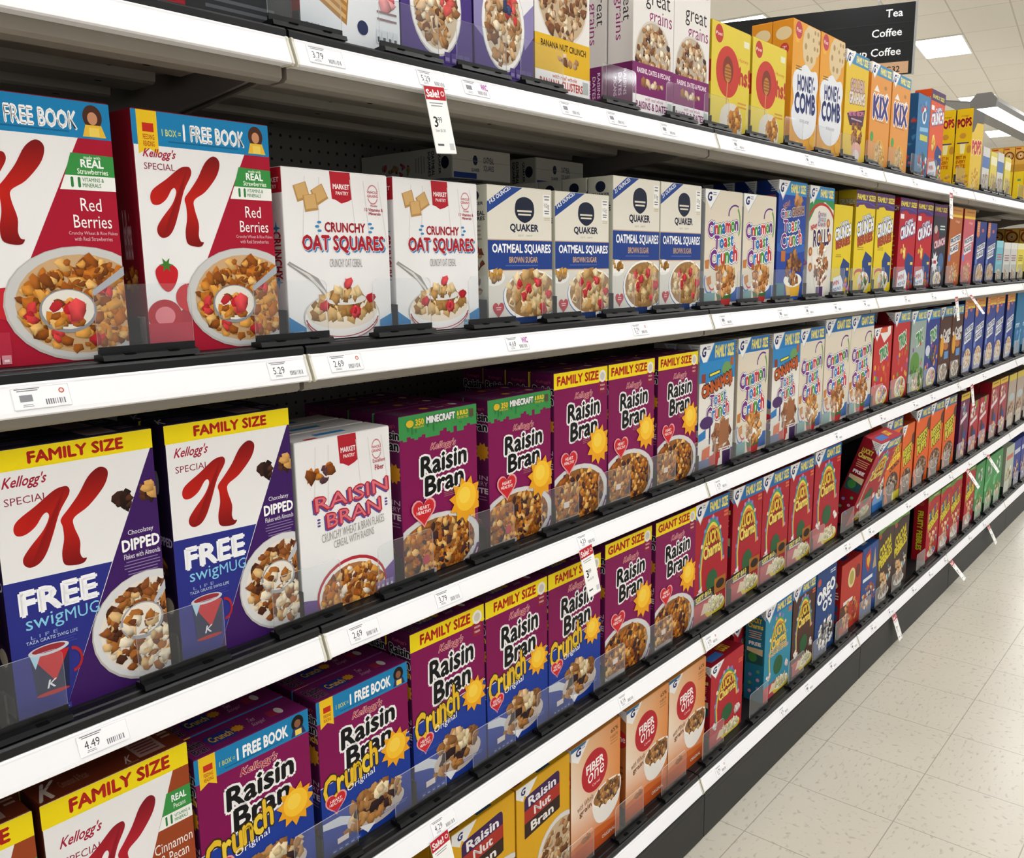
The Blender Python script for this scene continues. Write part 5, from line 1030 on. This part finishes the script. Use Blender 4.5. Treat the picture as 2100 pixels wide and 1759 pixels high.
# ------------------------------------------------------------------ boxes on the shelves: (design, left edge, boxes deep, front gap)
ROW = {
 1: [('dks', -.128, 1, 0), ('mnw', .052, 1, 0), ('gp1', .245, 1, 0), ('gp2', .414, 1, 0), ('ban', .580, 1, 0), ('grt', .915, 2, 0), ('grt', 1.089, 2, 0), ('ohs', 1.266, 1, 0), ('ohs', 1.490, 1, 0), ('hon', 1.744, 2, 0), ('hon', 1.941, 1, 0), ('gol', 2.153, 1, 0), ('kix', 2.393, 1, 0), ('kix', 2.609, 1, 0), ('bbl', 2.912, 1, 0), ('oro', 3.076, 1, .0), ('pop', 3.722, 3, 0), ('mis', 3.96, 1, 0), ('miy', 4.11, 1, 0), ('mis', 4.26, 1, 0), ('miy', 4.42, 1, 0), ('chs', 4.90, 5, 0), ('chs', 5.10, 1, 0)],
 2: [('spk', -.437, 1, 0), ('spk', -.2125, 2, 0), ('mko', .003, 1, 0), ('mko', .2145, 1, 0), ('qks', .441, 1, 0), ('qks', .642, 1, 0), ('qkl', .845, 6, 0), ('qkl', 1.041, 1, 0), ('ctc', 1.257, 1, 0), ('ctc', 1.4685, 1, 0), ('cgr', 1.685, 4, 0), ('rol', 1.911, 2, 0), ('cry', 2.116, 1, 0), ('crf', 2.312, 2, 0), ('crf', 2.514, 1, 0), ('crr', 2.777, 1, 0), ('crr', 3.007, 1, 0), ('drk', 3.227, 1, 0), ('ffo', 3.47, 1, 0), ('ffp', 3.711, 1, 0), ('ffb', 3.945, 1, 0), ('ffb', 4.165, 1, 0), ('tea', 4.391, 1, 0), ('gry', 4.555, 1, 0), ('gry', 4.725, 1, 0), ('yel', 4.895, 1, 0), ('yel', 5.09, 1, 0), ('chr', 5.30, 5, 0)],
 3: [('dip', -.640, 1, 0), ('dip', -.417, 2, 0), ('dip', -.205, 2, 0), ('mkr', -.004, 3, 0), ('rbm', .208, 4, 0), ('rbm', .434, 2, 0), ('rbf', .634, 4, 0), ('rbf', .832, 2, 0), ('rbf', 1.044, 2, 0), ('cmj', 1.244, 2, 0), ('ctf', 1.466, 2, 0), ('cmj', 1.690, 2, 0), ('ctf', 1.891, 2, 0), ('ctg', 2.092, 2, 0), ('ctg', 2.333, 1, 0), ('trs', 2.580, 1, 0), ('trg', 2.797, 2, 0), ('trn', 3.020, 1, 0), ('trb', 3.228, 1, 0), ('ccp', 3.445, 1, 0), ('ccp', 3.640, 1, 0), ('fft', 3.850, 1, 0), ('fft', 4.050, 1, 0), ('fft', 4.287, 1, 0), ('fft', 4.486, 1, 0), ('fft', 4.755, 1, 0), ('blw', 5.0, 1, 0), ('blw', 5.206, 1, 0)],
 4: [('pec', -.612, 1, 0), ('pec', -.4065, 2, 0), ('cbk', -.2035, 3, 0), ('cbk', .011, 3, 0), ('cfm', .217, 2, 0), ('cfm', .4135, 2, 0), ('cfm', .6105, 2, 0), ('rbg', .825, 2, 0), ('rbg', 1.044, 1, 0), ('luf', 1.2475, 2, 0), ('luf', 1.466, 2, 0), ('luf', 1.662, 1, 0), ('luf', 1.857, 1, 0), ('lug', 2.060, 1, 0), ('coo', 2.662, 1, 0), ('rcl', 2.79, 1, 0), ('rps', 3.003, 1, 0), ('rpf', 3.186, 2, 0), ('rpf', 3.404, 1, 0), ('rpf', 3.622, 1, 0), ('pur', 3.908, 1, 0), ('rlo', 4.104, 1, 0), ('rlo', 4.31, 1, 0), ('rlf', 4.551, 2, 0), ('rlf', 4.751, 1, 0), ('ltf', 4.98, 1, 0), ('ltf', 5.2, 1, 0), ('ltf', 5.42, 1, 0)],
 5: [('rnb', .300, 2, 0), ('rnb', .492, 2, 0), ('fib', .6835, 2, 0), ('fib', .911, 2, 0), ('fib', 1.1135, 1, 0), ('lus', 1.347, 1, 0), ('lum', 1.5525-.105, 0, 0), ('lub', 1.700, 1, 0), ('luc', 1.917, 1, 0), ('ore', 2.1125, 1, 0), ('wrd', 2.355, 1, 0), ('shd', 2.574, 1, 0), ('cop', 2.755, 1, 0), ('cop', 2.958, 1, 0), ('frp', 3.441, 1, 0), ('frp', 3.641, 1, 0), ('frp', 3.84, 1, 0), ('frp', 4.12, 2, 0), ('grn', 4.323, 1, 0), ('grn', 4.533, 1, 0), ('grn', 4.743, 1, 0), ('wht', 5.04, 1, 0), ('nvy', 5.27, 1, 0), ('nvy', 5.48, 1, 0)],
}
ROW[5][6] = ('lum', 1.648, 1, .078)            # stands half hidden behind the teal box
MESH = {}
def meshes(k):
    if k not in MESH:
        a = D[k]['art']
        MESH[k] = (ink_mesh('carton', *a.body()), ink_mesh('top_flap', *a.flap()))
    return MESH[k]
def put_box(k, x, y, z, label, grp, rz=0, rx=0):
    c, f = meshes(k)
    o = empty('cereal_box', (x, y, z)); o.rotation_euler = (rx, 0, rz)
    q = bpy.data.objects.new('carton', c); link(q, o)
    q = bpy.data.objects.new('top_flap', f); link(q, o); q.location.z = D[k]['h']
    return tag(o, label, 'cereal box', grp)
GAPS = {s: [] for s in ROW}
for s, row in ROW.items():
    cnt = {}
    for k, x, n, g in row: cnt[k] = cnt.get(k, 0)+1
    num = {}
    yo = -.0063 if s == 5 else 0
    ends = []
    for k, x, n, g in row:
        d = D[k]; num[k] = num.get(k, 0)+1; n = max(n, 1)
        who = 'the only one' if cnt[k] == 1 else '%s of %s from left' % (nth(num[k]), ['', '', 'two', 'three', 'four', 'five', 'six'][cnt[k]])
        for r in range(n):
            y = .036+yo+g+d['d']/2+r*(d['d']+.003)+(rnd.uniform(0, .003) if r == 0 else .002)
            if r == 0: lab = '%s%s %s' % (d['desc'], ' on the' if cnt[k] == 1 else ', '+who+',', NAME[s])
            else:
                lab = '%s, %s back in %s row, %s' % (d['desc'], nth(r+1), 'its' if cnt[k] == 1 else nth(num[k]), NAME[s])
            put_box(k, x+d['w']/2+(0 if r == 0 else rnd.uniform(-.001, .001)), y, Z[s]+DECK, lab, d['grp']+' on the '+NAME[s], rz=R(rnd.uniform(-.25, .25)) if r == 0 and g == 0 else 0)
        if g <= .03: ends.append((x, x+d['w']))
    ends.sort()
    GAPS[s] = [((p[1]+q[0])/2, q[0]-p[1]) for p, q in zip(ends, ends[1:])]
GAPS[4] = [g for g in GAPS[4] if abs(g[0]-2.479) > .03]+[(2.338, .2), (2.523, .2)]
# the giant charm box tipped forward against its front stop
put_box('lug', 2.534, .082, Z[4]+DECK+.0125, 'giant size red charm cereal box tipped forward out of its row', 'tipped cereal box', rx=R(19))
# boxes lying flat on top of the tall rows at the back of the second shelf
for n, x in enumerate((.638, .925)):
    for q in range(2):
        put_box('qkl', x+.0963, .444+q*.071, Z[2]+DECK, 'tall cream oatmeal squares box at the back, under the %s lying box, %s' % (('left', 'right')[n], ('front', 'rear')[q]), 'tall boxes at the back') if n == 0 else None
    o = put_box('qkl', x+.0963, .313+.297, Z[2]+DECK+.2975+.0335, 'oatmeal squares box lying flat in the dark atop tall boxes, %s one' % ('left', 'right')[n], 'boxes lying at the back', rx=R(90))
    o.location.y = .312+.296

# ------------------------------------------------------------------ clear front stops with black feet and dividers
def rounded(x0, x1, z0, z1, r=.010, n=5):
    pts = [(x0, z0), (x1, z0)]
    pts += [(x1-r+r*math.cos(t), z1-r+r*math.sin(t)) for t in [1.5708*i/n for i in range(n+1)]]
    pts += [(x0+r-r*math.sin(t), z1-r+r*math.cos(t)) for t in [1.5708*i/n for i in range(n+1)]]
    return pts
def make_stop(hp, hd, wd=.13):
    o = empty('front_stop')
    a = MB(); q = rounded(-wd/2, wd/2, .0125, .0125+hp); y0, y1 = .0160, .0178
    a.poly([(x, y0, z) for x, z in q]); a.poly([(x, y1, z) for x, z in reversed(q)], 2)
    for i in range(len(q)):
        (x0, z0), (x1, z1) = q[i], q[(i+1) % len(q)]
        a.poly([(x0, y0, z0), (x0, y1, z0), (x1, y1, z1), (x1, y0, z1)], 1)
    p = [a.build('clear_plate', [CLEAR, CEDGE, CBACK], o)]
    a = MB(); a.prism([(.004, 0), (.030, 0), (.030, .006), (.0185, .0075), (.0185, .016), (.0150, .016), (.0150, .008), (.006, .0065)], -wd/2, wd/2)
    for x in (-.036, .022): a.box(x, x+.014, .0045, .013, .0062, .0076, 1)
    p.append(a.build('black_foot', [BLACK, HOLE], o))
    a = MB(); a.prism([(.0305, .0006), (.0305, hd), (.06, hd*1.02), (.40, hd*.8), (.40, .0006)], -.0012, .0012); p.append(a.build('divider', DARKP, o))
    return o, p
stops = {}
def put_stop(kind, x, y, z, lab, grp, div):
    hp, hd, wd_ = kind
    if kind not in stops: stops[kind] = make_stop(*kind); o, ps = stops[kind]; fresh = True
    else:
        src, ps = stops[kind]; o = src.copy(); link(o); fresh = False
        for i, q in enumerate(ps):
            if i == 2 and not div: continue
            k = q.copy(); link(k, o)
    o.location = (x, y, z)
    return tag(o, lab, 'front stop', grp)
for s in ROW:
    gs = sorted(GAPS[s], key=lambda g: -g[1])
    for n, (x, g) in enumerate(sorted(GAPS[s])):
        kind = (.066, .035, .126) if s == 1 else (.078, .048, .126)
        if n == 0: pass
        put_stop(kind, x, -.0063 if s == 5 else 0, Z[s]+DECK, 'clear front stop with black foot on the %s, %s from the left' % (NAME[s], nth(n+1)), 'front stops on the '+NAME[s], .0045 < g < .1)

# ------------------------------------------------------------------ price labels in the rails and hanging sale tags
lab_cache = {}
def label_mesh(price, dot, small):
    k = (price, dot, small)
    if k in lab_cache: return lab_cache[k]
    a = Art(.062, .026, .0004, 'f7f6f8'); a.z['front'] = 0
    a.lines(.05, .5, .78, .95, 2, '77767c', .5)
    if price: a.T(price, .12, .42, .30, .68, '3a3a40', b=.0)
    else: a.R(.12, .36, .34, .66, '8b8a90')
    a.lines(.14, .34, .10, .24, 2, 'a3a2a8', .5)
    for i in range(9): a.R(.55+.04*i, .15, .55+.04*i+a.rg.choice([.012, .022]), .40, '77767c')
    if dot == 'r': a.E(.86, .72, .05, None, 'c05a4a'); a.E(.86, .72, .03, None, 'f0dcd8')
    if dot == 'w': a.T('WIC', .72, .98, .5, .9, 'c06ab8', b=.04)
    lab_cache[k] = ink_mesh('price_label', *a.body())
    return lab_cache[k]
tilt = -math.atan2(.0103, .0264)                # the rail leans outward at its foot
def put_label(s, x, price, dot, n):
    o = bpy.data.objects.new('price_label', label_mesh(price, dot, 0)); link(o)
    yo = -.0063 if s == 5 else 0
    o.location = (x+.031, yo-.01345-.00035, Z[s]-.0284); o.rotation_euler = (tilt, 0, 0)
    t = 'white price label%s on the %s rail, %s from the left' % (' reading '+price if price else '', NAME[s], nth(n+1))
    tag(o, t, 'price label', 'price labels')
LB = {1: [(.025, '3.79', None), (.233, '5.29', None), (.335, None, 'w'), (.60, None, None), (.755, None, None), (.96, None, None), (1.30, None, None), (1.75, None, None), (2.2, None, None), (2.75, None, None), (3.3, None, None), (4.0, None, None)],
      2: [(-.40, None, 'r'), (-.070, '5.29', None), (.035, '2.69', 'r'), (.435, '4.69', 'w'), (.855, '5.79', 'r'), (1.262, None, None), (1.61, None, None), (1.80, None, None), (2.03, None, None), (2.30, None, None), (2.75, None, None), (3.10, None, None), (3.58, None, None)],
      3: [(-.372, '4.49', None), (.046, '2.69', None), (.238, '3.79', None), (.655, '4.29', None), (1.262, '4.79', None), (2.10, None, None), (2.55, None, None), (2.95, None, None), (3.2, None, None), (3.62, None, None), (4.1, None, None)],
      4: [(.21, '4.29', None), (.815, '6.19', None), (1.235, '4.79', 'r'), (2.25, None, 'r'), (2.50, None, None), (2.95, None, None), (3.2, None, None), (3.60, None, None), (3.95, None, None), (4.25, None, None)],
      5: [(1.30, '5.79', 'r'), (1.73, '4.79', None), (1.935, None, None), (2.15, None, None), (2.36, None, None), (2.575, None, None), (2.785, None, None), (3.10, None, None), (3.35, None, None), (3.60, None, None), (4.05, None, None), (4.35, None, None)]}
for s in LB:
    for n, (x, p_, d_) in enumerate(LB[s]): put_label(s, x, p_, d_, n)
def tag_mesh(big):
    a = Art(.046, .105, .0005, 'f6f5f3')
    a.R(0, .80, 1, 1, 'b81f2e'); a.T('Sale!', .08, .68, .84, .95, 'f8eeee', b=.04); a.E(.86, .90, .09, None, 'f2d8da'); a.E(.86, .90, .055, None, 'b81f2e')
    a.lines(.12, .8, .68, .76, 2, '9a9a9c', .4); a.T('3', .18, .36, .40, .55, '2a2a2c', b=.02); a.T('99', .38, .58, .46, .55, '2a2a2c', b=.01); a.T('Save $1.30', .18, .66, .32, .37, '5a5a5e', b=.01); a.R(.15, .12, .45, .15, '5a5a5e'); a.R(.72, .06, .94, .16, 'c9c8ca')
    return ink_mesh('sale_tag', *a.body())
TM_ = tag_mesh(1)
TG = [(1, .237, 4, 10), (1, 3.225, -2, 5), (2, 3.43, 3, 8), (2, 3.67, 4, 36), (3, .648, 5, 10), (3, 3.83, 3, 8), (4, .197, 5, 10), (4, 3.87, 4, 34), (4, 4.29, 4, 34), (5, 2.79, 3, 18), (5, 3.64, 4, 40), (5, 4.39, 4, 26)]   # tilt in the rail's plane, flare into the aisle
seen = {}
for s, x, tl, fl in TG:
    seen[s] = seen.get(s, 0)+1
    o = bpy.data.objects.new('sale_tag', TM_); link(o)
    yo = -.0063 if s == 5 else 0
    M4 = Matrix.Translation((x+.023, -.0285 if s == 5 else -.0160, Z[s]-.028)) @ Matrix.Rotation(R(-fl), 4, 'X') @ Matrix.Rotation(R(-tl), 4, 'Y') @ Matrix.Translation((0, 0, -.105))
    o.matrix_world = M4
    tag(o, 'white sale tag with red head hanging from the %s rail, %s from left' % (NAME[s], nth(seen[s])), 'sale tag', 'hanging sale tags')
